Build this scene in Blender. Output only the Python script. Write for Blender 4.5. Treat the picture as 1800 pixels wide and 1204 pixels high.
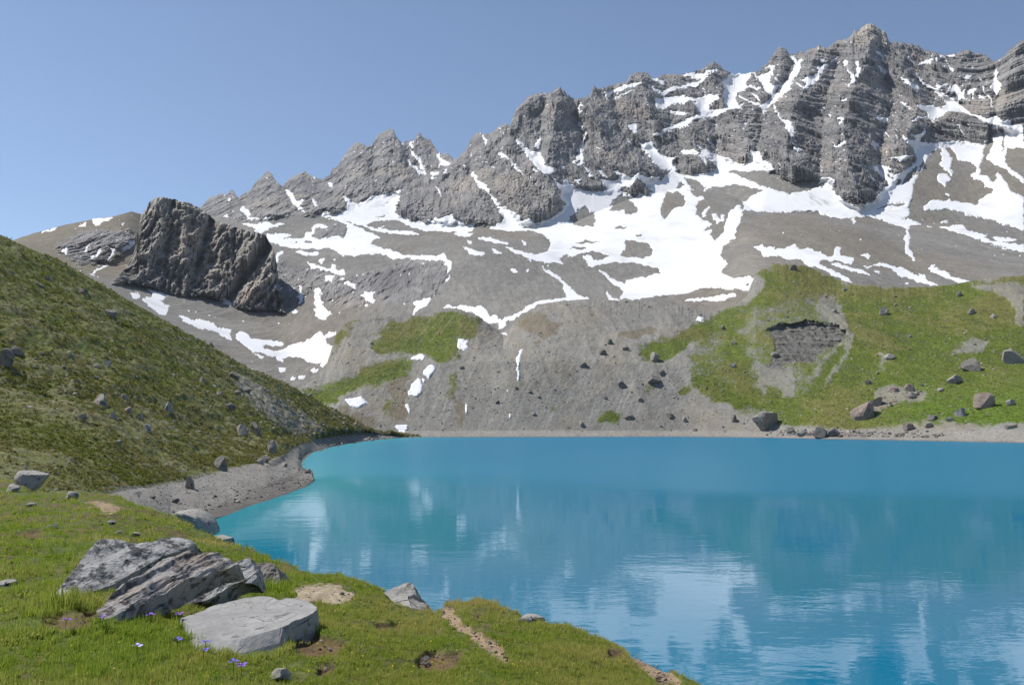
import bpy, bmesh, math, random
import numpy as np
from mathutils import Vector, Matrix

for _o in list(bpy.data.objects):
    bpy.data.objects.remove(_o, do_unlink=True)

# ------------------------------------------------------------------ camera, sky, sun, exposure
scene = bpy.context.scene
COL = scene.collection
FPX = 1559.0                       # focal length in photo pixels (photo 1800 wide)
PITCH = math.radians(5.0)
CZ = 5.6                           # eye height above the lake
cam_d = bpy.data.cameras.new('camera')
cam = bpy.data.objects.new('camera', cam_d)
COL.objects.link(cam)
cam_d.sensor_width = 36.0
cam_d.lens = 36.0 * FPX / 1800.0
cam_d.clip_start = 0.1
cam_d.clip_end = 20000.0
cam.location = (0, 0, CZ)
cam.rotation_euler = (math.radians(90) + PITCH, 0, 0)
scene.camera = cam

SUN_EL = math.radians(54)
SUN_AZ = math.radians(-70)         # clockwise from the view direction (+Y): the sun stands to the left
world = bpy.data.worlds.new('World')
scene.world = world
world.use_nodes = True
wn = world.node_tree
for n in list(wn.nodes):
    wn.nodes.remove(n)
sky = wn.nodes.new('ShaderNodeTexSky')
sky.sky_type = 'NISHITA'
sky.sun_disc = False
sky.sun_elevation = SUN_EL
sky.sun_rotation = SUN_AZ
sky.altitude = 2400
sky.air_density = 1.0
sky.dust_density = .5
sky.ozone_density = 1.0
bgn = wn.nodes.new('ShaderNodeBackground')
bgn.inputs['Strength'].default_value = 0.11
won = wn.nodes.new('ShaderNodeOutputWorld')
wn.links.new(sky.outputs[0], bgn.inputs[0])
wn.links.new(bgn.outputs[0], won.inputs[0])

sun_d = bpy.data.lights.new('sun', 'SUN')
sun_d.energy = 5.0
sun_d.angle = math.radians(0.55)
sun_d.color = (1.0, 0.955, 0.89)
sun = bpy.data.objects.new('sun', sun_d)
COL.objects.link(sun)
_sd = Vector((math.sin(SUN_AZ) * math.cos(SUN_EL), math.cos(SUN_AZ) * math.cos(SUN_EL), math.sin(SUN_EL)))
sun.rotation_euler = _sd.to_track_quat('Z', 'Y').to_euler()
sun.location = (-200, 0, 400)

scene.view_settings.view_transform = 'Standard'
scene.view_settings.look = 'None'
scene.view_settings.exposure = 0.27
scene.view_settings.gamma = 1.0
scene.render.engine = 'CYCLES'
scene.cycles.max_bounces = 5
scene.cycles.diffuse_bounces = 2
scene.cycles.glossy_bounces = 2
scene.cycles.caustics_reflective = False
scene.cycles.caustics_refractive = False

# ------------------------------------------------------------------ helpers
CP, SP = math.cos(PITCH), math.sin(PITCH)

def at(px, py, D):
    """photo pixel + distance along +Y -> world point (arrays welcome)"""
    px = np.asarray(px, float); py = np.asarray(py, float); D = np.asarray(D, float)
    xc = (px - 900.0) / FPX; yc = (602.0 - py) / FPX
    dy = CP - yc * SP; dz = SP + yc * CP
    return np.stack([xc / dy * D, D + 0 * xc, CZ + dz / dy * D], -1)

def project(P):
    P = np.asarray(P, float)
    x = P[..., 0]; y = P[..., 1]; z = P[..., 2] - CZ
    f = y * CP + z * SP; u = -y * SP + z * CP
    f = np.where(np.abs(f) < 1e-3, 1e-3, f)
    return 900 + FPX * x / f, 602 - FPX * u / f, f

_rng = np.random.RandomState(7)
_perm = _rng.permutation(256)
_perm = np.concatenate([_perm, _perm, _perm])
_g = _rng.normal(size=(256, 3)); _g /= np.linalg.norm(_g, axis=1)[:, None]

_g = _g.astype(np.float32)
_gx = np.ascontiguousarray(_g[_perm[:512] & 255, 0]); _gy = np.ascontiguousarray(_g[_perm[:512] & 255, 1]); _gz = np.ascontiguousarray(_g[_perm[:512] & 255, 2])
_perm = _perm.astype(np.int32)

def noise3(x, y, z=0.0):
    x, y, z = np.broadcast_arrays(np.asarray(x, np.float32), np.asarray(y, np.float32), np.asarray(z, np.float32))
    fx = np.floor(x); fy = np.floor(y); fz = np.floor(z)
    xf = x - fx; yf = y - fy; zf = z - fz
    xi = fx.astype(np.int32) & 255; yi = fy.astype(np.int32) & 255; zi = fz.astype(np.int32) & 255
    u = xf * xf * xf * (xf * (xf * 6 - 15) + 10)
    v = yf * yf * yf * (yf * (yf * 6 - 15) + 10)
    w = zf * zf * zf * (zf * (zf * 6 - 15) + 10)
    ax = []
    for i in (0, 1):
        a = _perm.take(xi + i); bx = []
        for j in (0, 1):
            b = _perm.take(a + (yi + j)) + zi; cz = []
            for k in (0, 1):
                h = b + k
                cz.append(_gx.take(h) * (xf - i) + _gy.take(h) * (yf - j) + _gz.take(h) * (zf - k))
            bx.append(cz[0] + w * (cz[1] - cz[0]))
        ax.append(bx[0] + v * (bx[1] - bx[0]))
    return (ax[0] + u * (ax[1] - ax[0])) * np.float32(1.6)

def fbm(x, y, z=0.0, octv=4, lac=2.05, gain=0.5):
    s = 0.0; a = 1.0; f = 1.0; t = 0.0
    for o in range(octv):
        s = s + a * noise3(np.asarray(x) * f + 17.3 * o, np.asarray(y) * f + 5.1 * o, np.asarray(z) * f + 3.7 * o)
        t += a; a *= gain; f *= lac
    return s / t

def ridged(x, y, z=0.0, octv=4, lac=2.1, gain=0.5):
    s = 0.0; a = 1.0; f = 1.0; t = 0.0; w = 1.0
    for o in range(octv):
        n = 1.0 - np.abs(noise3(np.asarray(x) * f + 11.9 * o, np.asarray(y) * f + 7.7 * o, np.asarray(z) * f + 2.3 * o))
        n = n * n * w
        s = s + a * n; w = np.clip(n * 1.6, 0, 1)
        t += a; a *= gain; f *= lac
    return s / t

def sstep(a, b, x):
    t = np.clip((np.asarray(x, float) - a) / (b - a), 0, 1)
    return t * t * (3 - 2 * t)

def lerp(a, b, t):
    return a + (b - a) * t

def mixc(c, col, m):
    """blend colour array c (..,3) to col by mask m"""
    return c + (np.asarray(col, float) - c) * np.asarray(m)[..., None]

# raster masks in photo pixels
RX0, RY0 = -220.0, 0.0

class Mask:
    def __init__(self, rs=1.0, a=None):
        self.rs = rs
        self.a = np.zeros((int(1230 * rs), int(2260 * rs)), np.float32) if a is None else a
    def poly(self, pts, val=1.0):
        rs = self.rs; RH, RW = self.a.shape
        P = np.array([((x - RX0) * rs, (y - RY0) * rs) for x, y in pts]); Pn = np.roll(P, -1, 0)
        y0 = max(0, int(math.floor(P[:, 1].min()))); y1 = min(RH - 1, int(math.ceil(P[:, 1].max())))
        for r in range(y0, y1 + 1):
            yc = r + 0.5
            k = (P[:, 1] <= yc) != (Pn[:, 1] <= yc)
            if not k.any(): continue
            xs = np.sort(P[k, 0] + (yc - P[k, 1]) * (Pn[k, 0] - P[k, 0]) / (Pn[k, 1] - P[k, 1]))
            for i in range(0, len(xs) - 1, 2):
                a = max(0, int(round(xs[i]))); b = min(RW, int(round(xs[i + 1])))
                if b <= a and xs[i + 1] - xs[i] > 0.2:
                    b = a + 1
                if b > a:
                    self.a[r, a:b] = val
        return self
    def blur(self, rad, it=2):
        r = max(1, int(round(rad * self.rs)))
        A = self.a
        ys, xs = np.where(A > 0)
        m = Mask(self.rs, np.zeros_like(A))
        if not len(ys): return m
        p = (r + 2) * it
        y0, y1 = max(0, ys.min() - p), min(A.shape[0], ys.max() + p + 1); x0, x1 = max(0, xs.min() - p), min(A.shape[1], xs.max() + p + 1)
        A = A[y0:y1, x0:x1]
        for _ in range(it):
            for ax in (0, 1):
                pad = [(0, 0), (0, 0)]; pad[ax] = (r + 1, r)
                c = np.cumsum(np.pad(A, pad, mode='edge'), axis=ax, dtype=np.float64)
                k = 2 * r + 1
                A = (c[k:] - c[:-k] if ax == 0 else c[:, k:] - c[:, :-k]) / k
                A = A.astype(np.float32)
        m.a[y0:y1, x0:x1] = A
        return m
    def get(self, px, py):
        RH, RW = self.a.shape
        x = np.clip((np.asarray(px) - RX0) * self.rs - 0.5, 0, RW - 2.001); y = np.clip((np.asarray(py) - RY0) * self.rs - 0.5, 0, RH - 2.001)
        xi = x.astype(np.int64); yi = y.astype(np.int64); fx = x - xi; fy = y - yi
        A = self.a
        return (A[yi, xi] * (1 - fx) + A[yi, xi + 1] * fx) * (1 - fy) + (A[yi + 1, xi] * (1 - fx) + A[yi + 1, xi + 1] * fx) * fy

def zp(ox, oy, s, flat):
    """flat list of zoom-view coordinates -> photo pixel points"""
    return [(ox + flat[i] / s, oy + flat[i + 1] / s) for i in range(0, len(flat), 2)]

def make_mesh(name, V, Q, col=None, smooth=True, attrs=None):
    me = bpy.data.meshes.new(name)
    V = np.ascontiguousarray(V, np.float32).reshape(-1, 3); Q = np.ascontiguousarray(Q, np.int32)
    k = Q.shape[1]
    me.vertices.add(len(V)); me.vertices.foreach_set('co', V.ravel())
    me.loops.add(Q.size); me.loops.foreach_set('vertex_index', Q.ravel())
    me.polygons.add(len(Q)); me.polygons.foreach_set('loop_start', np.arange(0, Q.size, k, dtype=np.int32))
    me.update(calc_edges=True)
    me.polygons.foreach_set('use_smooth', np.full(len(Q), bool(smooth)))
    if col is not None:
        c = np.ones((len(V), 4), np.float32); c[:, :3] = np.clip(np.asarray(col).reshape(-1, 3), 0.004, 0.95)
        at_ = me.color_attributes.new('Col', 'FLOAT_COLOR', 'POINT'); at_.data.foreach_set('color', c.ravel())
    for nm, arr in (attrs or {}).items():
        a_ = me.attributes.new(nm, 'FLOAT', 'POINT'); a_.data.foreach_set('value', np.ascontiguousarray(arr, np.float32).ravel())
    return me

def add_obj(name, me, mat=None, parent=None, loc=None):
    o = bpy.data.objects.new(name, me)
    COL.objects.link(o)
    if mat is not None and me is not None:
        if not me.materials:
            me.materials.append(mat)
    if parent is not None:
        o.parent = parent
    if loc is not None:
        o.location = loc
    return o

def tag(o, label=None, cat=None, group=None, kind=None):
    if label: o['label'] = label
    if cat: o['category'] = cat
    if group: o['group'] = group
    if kind: o['kind'] = kind
    return o

def grid_quads(r, c, keep=None):
    i = np.arange((r - 1) * (c - 1)); rr = i // (c - 1); cc = i % (c - 1)
    a = rr * c + cc
    Q = np.stack([a, a + 1, a + c + 1, a + c], 1)
    if keep is not None:
        Q = Q[keep.ravel()]
    return Q

def compact(V, Q):
    used = np.zeros(len(V), bool); used[Q.ravel()] = True
    idx = np.cumsum(used) - 1
    return used, idx[Q]

def smooth1(v, rad):
    r = max(1, int(round(rad)))
    for _ in range(3):
        c = np.cumsum(np.pad(v, (r + 1, r), mode='edge')); v = (c[2 * r + 1:] - c[:-(2 * r + 1)]) / (2 * r + 1)
    return v

def loft(curves, nsub, px0, px1, ncol, smooth_px=0, smooth_y=()):
    """curves: lists of (px, py, D), near to far. Rows are even in picture height, straight in space."""
    PX = np.linspace(px0, px1, ncol)
    rows_y = []; rows_i = []
    cy = []; ci = []
    for c in curves:
        c = np.asarray(c, float); o = np.argsort(c[:, 0], kind='stable'); c = c[o]
        yy = np.interp(PX, c[:, 0], c[:, 1]); ii = 1.0 / np.interp(PX, c[:, 0], c[:, 2])
        if smooth_px:
            ii = smooth1(ii, smooth_px / (PX[1] - PX[0]))
        if len(cy) in smooth_y:
            yy = smooth1(yy, smooth_px / (PX[1] - PX[0]))
        cy.append(yy); ci.append(ii)
    for k in range(len(curves) - 1):
        n = nsub[k]
        for j in range(n):
            t = j / n
            rows_y.append(lerp(cy[k], cy[k + 1], t)); rows_i.append(lerp(ci[k], ci[k + 1], t))
    rows_y.append(cy[-1]); rows_i.append(ci[-1])
    PY = np.array(rows_y); I = np.array(rows_i)
    PXg = np.broadcast_to(PX, PY.shape).copy()
    return PXg, PY, 1.0 / I

def no_overhang(D, r0, r1, k, s):
    """rock faces stand up to vertical but overhang only a little"""
    i = np.arange(r1 - r0)[:, None] * s
    A = D[r0:r1].copy(); M = np.maximum.accumulate(A + i, axis=0) - i
    D = D.copy(); D[r0:r1] = lerp(A, np.maximum(A, M), k)
    return D

def crease(out, PX, PY, pts, w, amp, rag):
    """adds a sharp-edged ridge (amp < 0) or cleft (amp > 0) along a line of photo pixels"""
    xs = [p[0] for p in pts]; step = PX[0, 1] - PX[0, 0]
    c0 = max(0, int((min(xs) - w * 1.3 - PX[0, 0]) / step)); c1 = min(PX.shape[1], int((max(xs) + w * 1.3 - PX[0, 0]) / step) + 1)
    if c1 <= c0: return
    px, py = PX[:, c0:c1] + rag[0][:, c0:c1], PY[:, c0:c1] + rag[1][:, c0:c1]
    d = np.full(px.shape, 1e9)
    for (x0, y0), (x1, y1) in zip(pts[:-1], pts[1:]):
        L2 = (x1 - x0) ** 2 + (y1 - y0) ** 2
        u = np.clip(((px - x0) * (x1 - x0) + (py - y0) * (y1 - y0)) / L2, 0, 1)
        d = np.minimum(d, np.hypot(px - x0 - u * (x1 - x0), py - y0 - u * (y1 - y0)))
    out[:, c0:c1] += amp * np.clip(1 - d / w, 0, 1) ** 1.15

class Layer:
    """a terrain sheet remembered for placing things on it"""
    def __init__(self, PX, PY, P, r0=0, r1=None):
        self.px = PX[r0:r1]; self.py = PY[r0:r1]; self.P = P[r0:r1]
        self.x0 = PX[0, 0]; self.dx = PX[0, 1] - PX[0, 0]
    def hit(self, px, py):
        c = int(round(np.clip((px - self.x0) / self.dx, 0, self.px.shape[1] - 1)))
        col = self.py[:, c]
        r = int(np.argmin(np.abs(col - py)))
        return self.P[r, c].copy()
    def slope_normal(self, px, py):
        c = int(round(np.clip((px - self.x0) / self.dx, 2, self.px.shape[1] - 3)))
        r = int(np.clip(np.argmin(np.abs(self.py[:, c] - py)), 3, self.px.shape[0] - 4))
        a = self.P[r, c + 2] - self.P[r, c - 2]; b = self.P[r + 3, c] - self.P[r - 3, c]
        n = np.cross(a, b); n = n / (np.linalg.norm(n) + 1e-9)
        return n if n[2] > 0 else -n

# ------------------------------------------------------------------ materials
def ngroup(nt, t, **kw):
    n = nt.nodes.new(t)
    for k, v in kw.items():
        setattr(n, k, v)
    return n

def terrain_material(name, scales=((0.05, .25), (0.6, .25)), bump=((0.4, 1.0, .5),), rough=0.95, stretch=None, spec=0.15):
    """albedo comes from the sheet's Col attribute, broken up by fine noise; relief by bump"""
    m = bpy.data.materials.new(name); m.use_nodes = True
    nt = m.node_tree; bs = nt.nodes['Principled BSDF']
    bs.inputs['Roughness'].default_value = rough
    bs.inputs['Specular IOR Level'].default_value = spec
    ca = ngroup(nt, 'ShaderNodeAttribute', attribute_name='Col')
    tc = ngroup(nt, 'ShaderNodeTexCoord'); mp = ngroup(nt, 'ShaderNodeMapping')
    if stretch: mp.inputs['Scale'].default_value = stretch
    nt.links.new(tc.outputs['Object'], mp.inputs['Vector'])
    cur = ca.outputs['Color']
    for sc, am in scales:
        n = ngroup(nt, 'ShaderNodeTexNoise'); n.inputs['Scale'].default_value = sc; n.inputs['Detail'].default_value = 5; n.inputs['Roughness'].default_value = .62
        nt.links.new(mp.outputs[0], n.inputs['Vector'])
        mr = ngroup(nt, 'ShaderNodeMapRange'); mr.inputs['From Min'].default_value = .28; mr.inputs['From Max'].default_value = .72
        mr.inputs['To Min'].default_value = 1 - am; mr.inputs['To Max'].default_value = 1 + am
        nt.links.new(n.outputs['Fac'], mr.inputs['Value'])
        mx = ngroup(nt, 'ShaderNodeVectorMath', operation='MULTIPLY')
        nt.links.new(cur, mx.inputs[0]); nt.links.new(mr.outputs[0], mx.inputs[1])
        cur = mx.outputs[0]
    nt.links.new(cur, bs.inputs['Base Color'])
    last = None
    for sc, dist, st in bump:
        n = ngroup(nt, 'ShaderNodeTexNoise'); n.inputs['Scale'].default_value = sc; n.inputs['Detail'].default_value = 6; n.inputs['Roughness'].default_value = .65
        nt.links.new(mp.outputs[0], n.inputs['Vector'])
        b = ngroup(nt, 'ShaderNodeBump'); b.inputs['Strength'].default_value = st; b.inputs['Distance'].default_value = dist
        nt.links.new(n.outputs['Fac'], b.inputs['Height'])
        if last: nt.links.new(last.outputs[0], b.inputs['Normal'])
        last = b
    if last: nt.links.new(last.outputs[0], bs.inputs['Normal'])
    return m
# ------------------------------------------------------------------ where snow, rock and grass lie
# outlines read off the photograph, in the coordinates of 5x views with the given corner
A_, B_, C_, D_, E_, F_, G_, H_ = (0, 320), (300, 200), (560, 200), (800, 120), (1080, 60), (1440, 20), (1440, 220), (1100, 240)
I_, J_, K_, L_, M_, N_, O_, P_ = (800, 240), (400, 360), (740, 380), (1080, 360), (1440, 360), (200, 480), (520, 540), (860, 560)
S = []   # (value, corner, points)
def sn(c, *pts): S.append((1.0, c, pts))
def un(c, *pts): S.append((0.0, c, pts))
# far left hill
sn(A_, 360,435,500,403,470,424,380,440); sn(A_, 685,395,740,362,768,360,745,385)
sn(A_, 815,330,870,322,1000,310,960,328,895,350,865,378,840,380); sn(A_, 1065,375,1090,358,1102,365,1078,384)
sn(A_, 735,612,760,570,792,525,800,535,770,595,745,617); sn(A_, 790,655,845,640,858,600,895,575,892,600,850,655,800,675)
sn(A_, 960,575,1000,585,1022,565,1015,620,985,650,962,690,948,660,985,610)
sn(A_, 1125,518,1185,518,1192,540,1150,570,1075,602,1068,588,1140,550); sn(A_, 790,805,940,722,948,730,795,816); sn(A_, 555,575,600,585,580,630,550,620)
sn(A_, 1135,980,1190,975,1240,1000,1225,1025,1180,1030); sn(A_, 1280,920,1320,930,1340,955,1420,975,1480,995,1430,1040,1370,1040,1330,1000,1320,960)
sn(A_, 1260,1025,1330,1020,1430,1065,1480,1095,1465,1170,1400,1150,1300,1090); sn(A_, 1225,893,1265,900,1262,918); sn(A_, 1105,875,1145,880,1135,894)
# valley under the crag
sn(N_, 570,380,610,375,690,410,760,412,870,445,920,490,1035,500,1025,560,1050,600,1000,580,930,530,870,510,830,490,730,480,680,450,630,430)
sn(N_, 1080,525,1165,520,1190,570,1300,585,1440,600,1495,615,1480,640,1400,640,1330,630,1300,660,1400,690,1490,670,1560,640,1700,600,1800,520,1800,790,1730,790,1640,730,1560,730,1500,745,1420,735,1300,700,1200,680,1150,630,1090,590)
sn(N_, 1415,745,1500,755,1470,778); sn(N_, 1450,830,1480,825,1515,860,1455,865); sn(N_, 1530,925,1600,918,1590,937); sn(N_, 1620,910,1680,910,1670,930); sn(N_, 1740,850,1790,850,1760,872)
sn(N_, 715,196,825,203,825,222,720,217); sn(N_, 955,230,1000,240,1045,275,1010,280,965,252); sn(N_, 1155,283,1215,318,1180,318); sn(N_, 1560,328,1615,345,1570,350)
sn(N_, 1200,690,1320,745,1300,755)
sn(O_, 0,325,90,300,170,255,180,220,210,210,260,270,270,320,330,350,385,385,340,420,325,465,470,440,490,415,510,420,505,445,615,435,610,465,540,490,420,545,330,610,260,625,210,615,285,570,290,550,240,540,235,505,215,490,150,495,90,470,40,430,0,415)
sn(O_, 255,265,290,220,355,220,330,245,270,272); sn(O_, 575,510,640,488,600,514); sn(O_, 20,610,75,608,75,630,25,630); sn(O_, 135,560,175,543,200,555,150,572)
# benches above the valley
sn(J_, 110,30,145,20,190,65,200,115,270,113,280,127,190,142,165,95,120,60); sn(J_, 300,125,395,95,390,114,320,134)
sn(J_, 120,165,230,175,320,155,385,160,390,180,490,163,490,177,400,195,300,240,235,235,250,205,170,185); sn(J_, 350,256,540,263,560,277,440,292,350,297)
sn(J_, 350,290,560,300,660,300,690,250,740,230,760,190,800,165,830,185,880,190,840,210,780,205,740,260,735,290,820,310,880,290,960,275,1010,300,1050,250,1055,200,1040,165,960,130,850,105,810,85,850,90,900,75,960,95,1050,150,1150,200,1250,255,1340,275,1340,295,1265,300,1250,340,1330,375,1400,390,1540,440,1600,450,1800,460,1800,485,1700,480,1600,470,1440,470,1340,430,1240,430,1100,450,1000,440,920,380,840,370,820,385,720,385,560,380,480,360,360,320)
un(J_, 655,335,690,310,770,335,720,347); un(J_, 540,330,640,323,610,347); un(J_, 1090,380,1160,378,1110,397); un(J_, 440,305,520,302,500,315)
sn(J_, 590,403,660,408,710,440,690,447); sn(J_, 710,430,815,418,790,437,730,447)
sn(J_, 700,490,730,510,800,540,860,560,900,570,920,520,945,540,950,575,1030,575,1030,610,960,610,880,580,780,560,735,545)
sn(J_, 800,490,855,468,862,485,815,512); sn(J_, 910,473,965,476,940,492); sn(J_, 860,623,960,630,910,647,905,672,865,672); sn(J_, 990,648,1030,650,1020,667); sn(J_, 1015,690,1050,673,1110,690,1145,742,1100,722,1060,692)
sn(J_, 1180,800,1215,765,1275,770,1270,815,1310,845,1270,860,1240,835,1215,850,1205,820); sn(J_, 1210,885,1250,868,1220,892)
sn(J_, 470,400,482,430,440,460,445,490,416,490,430,450); sn(J_, 425,540,445,600,440,720,475,735,450,752,420,737,410,720,430,690)
sn(J_, 635,710,650,740,662,810,640,872,626,790); sn(J_, 770,735,800,715,815,760,820,850,850,910,910,965,860,1005,800,1005,770,970,785,910,768,850)
sn(J_, 1625,860,1720,845,1797,813,1760,860,1680,930,1610,967,1660,905); sn(J_, 960,955,1000,943,985,963)
# left peaks
sn(B_, 1010,680,1075,700,1080,740,1120,765,1165,745,1182,765,1135,800,1160,850,1190,887,1130,840,1080,790); sn(B_, 1235,730,1265,770,1300,798,1290,827,1258,790)
sn(B_, 1385,605,1415,610,1420,655,1395,640); sn(B_, 1250,548,1277,560,1262,577); sn(B_, 498,733,532,755,515,767); sn(B_, 473,905,500,883,517,905,490,917)
# cirque between the left peaks and the wall
sn(C_, 10,880,60,865,140,885,255,850,245,780,205,720,260,745,300,785,370,795,440,750,470,720,540,720,700,675,740,670,690,710,600,780,540,830,600,800,690,720,710,740,670,840,670,880,720,905,830,950,900,950,960,975,970,920,1000,955,1030,900,1060,920,1120,900,1160,880,1190,920,1270,960,1310,985,1365,960,1355,1020,1280,1050,1200,1030,1090,1030,900,1025,790,985,740,970,680,930,600,930,560,950,580,990,540,1005,470,995,530,1020,720,1030,860,1040,880,1062,700,1057,560,1042,430,1010,400,975,340,975,250,930,150,905,40,905)
un(C_, 410,970,520,935,590,950,560,990,500,1000,430,1000); un(C_, 500,905,590,883,602,900,520,932); un(C_, 680,925,760,960,720,1000,650,985)
sn(C_, 1190,1043,1370,1053,1300,1077,1200,1062)
sn(C_, 780,400,810,440,850,465,900,500,945,520,930,532,880,525,840,480,800,460); sn(C_, 810,320,850,350,880,400,905,400,905,440,952,517,900,480,870,410,830,360)
sn(C_, 785,265,810,240,838,235,820,280,845,285,810,294); sn(C_, 723,277,762,250,745,282); sn(C_, 1040,345,1070,365,1080,400,1165,430,1150,455,1100,455,1045,485,1080,440,1060,400)
sn(C_, 990,525,1050,508,1057,530,1000,542); sn(C_, 1085,520,1132,490,1110,522); sn(C_, 1000,553,1027,565,990,580); sn(C_, 1030,628,1052,640,1082,700,1075,732,1055,690); sn(C_, 1270,453,1297,465,1280,487)
sn(C_, 1345,520,1370,515,1385,570,1440,610,1490,630,1500,690,1560,760,1600,810,1660,830,1700,870,1760,890,1790,960,1800,1030,1700,1035,1500,995,1610,950,1620,910,1590,840,1530,770,1480,680,1420,650,1380,590)
sn(C_, 1573,328,1650,370,1710,440,1800,518,1790,532,1720,480,1670,400,1610,390); sn(C_, 1443,185,1487,270,1475,277,1438,200); sn(C_, 1518,453,1552,480,1535,482)
# wall
sn(D_, 530,615,590,660,670,735,740,735,780,820,800,860,880,885,850,920,890,1000,940,1030,960,1000,990,965,1000,1010,1060,1035,1090,1060,1150,1080,1200,1085,1280,1100,1330,1080,1300,1000,1240,980,1340,985,1420,970,1440,950,1400,905,1480,930,1560,975,1620,920,1640,960,1800,950,1800,1200,970,1200,900,1110,940,1105,880,1000,840,935,770,920,700,850,640,780,560,670)
sn(D_, 1030,985,1130,965,1100,990,1090,1040,1050,1000); sn(D_, 1135,870,1170,880,1227,962,1195,962,1170,910); sn(D_, 1240,878,1290,908,1342,962,1290,947)
sn(D_, 1030,830,1070,800,1120,800,1135,840,1110,865,1060,860); un(D_, 1060,830,1085,815,1095,840,1070,850)
sn(D_, 1075,720,1100,700,1130,620,1145,570,1110,540,1080,480,1097,480,1152,560,1157,600,1112,700,1130,770,1120,810,1070,800); sn(D_, 1085,320,1112,298,1092,350,1107,420,1085,400)
sn(D_, 715,670,740,600,760,620,735,710,710,700); sn(D_, 1315,210,1350,215,1450,168,1640,120,1600,152,1450,207,1350,245,1325,277); sn(D_, 1400,265,1500,218,1590,188,1480,242,1410,277)
sn(D_, 1510,510,1600,490,1600,560,1560,560); sn(D_, 1605,640,1660,670,1740,645,1745,690,1800,760,1800,860,1740,830,1690,750,1640,690); sn(D_, 1730,85,1760,85,1800,120,1800,140,1760,120)
sn(D_, 1223,663,1287,727,1255,707); sn(D_, 690,878,737,905,720,914,690,897); sn(D_, 928,853,962,870,945,884)
sn(E_, 325,385,370,380,385,410,455,425,440,455,390,430,350,415)
sn(E_, 300,430,350,470,420,515,440,500,560,450,570,470,640,440,740,430,780,380,720,395,620,375,605,360,680,345,780,350,800,330,890,310,905,318,830,340,800,370,790,420,720,470,610,470,540,480,440,540,450,560,600,545,720,570,760,560,840,530,920,530,900,570,840,620,830,670,960,660,970,620,950,530,970,490,945,420,1000,380,990,360,1060,345,1180,340,1200,370,1150,420,1160,455,1280,475,1260,490,1180,470,1080,510,1060,560,1090,640,1130,610,1110,655,1040,650,960,690,860,740,770,720,740,660,700,590,660,580,600,610,500,620,390,670,350,600,360,560,440,575,420,540,360,510)
sn(E_, 340,880,460,830,560,790,680,730,760,705,830,735,740,740,640,800,560,830,470,855,400,890,345,905); sn(E_, 480,680,560,688,680,700,600,722,520,702); sn(E_, 470,788,512,800,480,814)
sn(E_, 1210,340,1250,370,1290,360,1350,350,1380,300,1330,290,1410,275,1370,400,1345,440,1420,460,1480,450,1540,380,1570,310,1600,270,1560,220,1525,185,1580,210,1610,260,1640,215,1655,220,1600,360,1540,490,1420,590,1350,640,1315,710,1285,640,1190,600,1100,560,1070,530,1190,590,1290,620,1350,580,1380,560,1340,500,1250,390)
un(E_, 1420,470,1470,460,1465,510,1440,540)
sn(E_, 1398,620,1422,670,1480,750,1540,770,1580,850,1552,890,1562,930,1602,970,1590,987,1530,880,1500,790,1470,730,1408,680); sn(E_, 1575,1000,1630,1005,1655,1040,1610,1040); sn(E_, 110,810,200,795,195,860,160,860)
sn(E_, 205,945,270,970,280,950,310,1000,340,955,345,1010,430,1070,500,1100,560,1070,500,1140,560,1200,430,1200,330,1110,260,1030); sn(E_, 580,1030,700,1015,760,1060,710,1050,600,1060)
sn(E_, 725,965,780,1010,860,1045,920,1080,1000,1080,1050,1130,1140,1145,1200,1080,1190,1010,1280,1050,1300,1110,1360,1130,1410,1200,790,1200,920,1180,850,1110,780,1070)
sn(E_, 1640,410,1700,380,1800,340,1800,400,1740,440,1690,490,1640,480,1690,440,1660,410); sn(E_, 1750,298,1800,293,1800,312)
sn(F_, 0,423,75,435,70,447,0,452); sn(F_, 0,500,75,460,40,520,0,570); sn(F_, 205,440,247,440,235,482); sn(F_, 238,500,270,530,302,560,317,610,260,662,243,672,288,600,263,545); sn(F_, 323,440,347,450,357,500,335,582,318,570,338,500)
sn(F_, 870,465,930,433,1010,423,960,462,880,477); sn(F_, 1010,408,1062,403,1040,442); sn(F_, 1120,393,1180,386,1192,395,1130,407); sn(F_, 703,568,760,598,850,648,922,697,860,682,770,642)
sn(F_, 828,528,900,608,1002,690,960,682,880,612); sn(F_, 1030,628,1060,660,1100,640,1137,633,1060,690,1030,680)
sn(F_, 850,820,980,830,1090,850,1110,820,1040,720,960,650,1060,700,1170,770,1300,870,1360,910,1480,950,1550,920,1600,960,1680,965,1665,1020,1765,1060,1800,1075,1800,1200,1650,1200,1560,1100,1520,1000,1460,970,1320,900,1210,880,1140,870,1090,910,1000,960,960,940,870,950,800,970,850,935,960,930,950,890,890,850)
sn(F_, 1550,520,1577,525,1562,590,1592,650,1560,752,1510,660,1540,610); sn(F_, 1285,703,1360,683,1387,668,1370,702,1305,732); sn(F_, 1388,743,1472,748,1430,770); sn(F_, 1253,585,1310,568,1342,563,1320,594)
sn(F_, 470,898,540,948,580,933,620,930,600,970,570,980,530,962); sn(F_, 698,788,770,828,832,872,780,847); sn(F_, 68,893,107,925,100,937); sn(F_, 150,940,210,940,180,995,165,985,190,960); sn(F_, 190,800,242,763,235,792)
sn(F_, 103,1143,150,1185,237,1138,190,1190,150,1200); sn(F_, 785,1090,890,1075,930,1030,940,1045,890,1120,880,1150,960,1165,1160,1145,1440,1160,1480,1125,1440,1200,820,1200,790,1160,730,1110,850,1140,850,1110)
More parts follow.
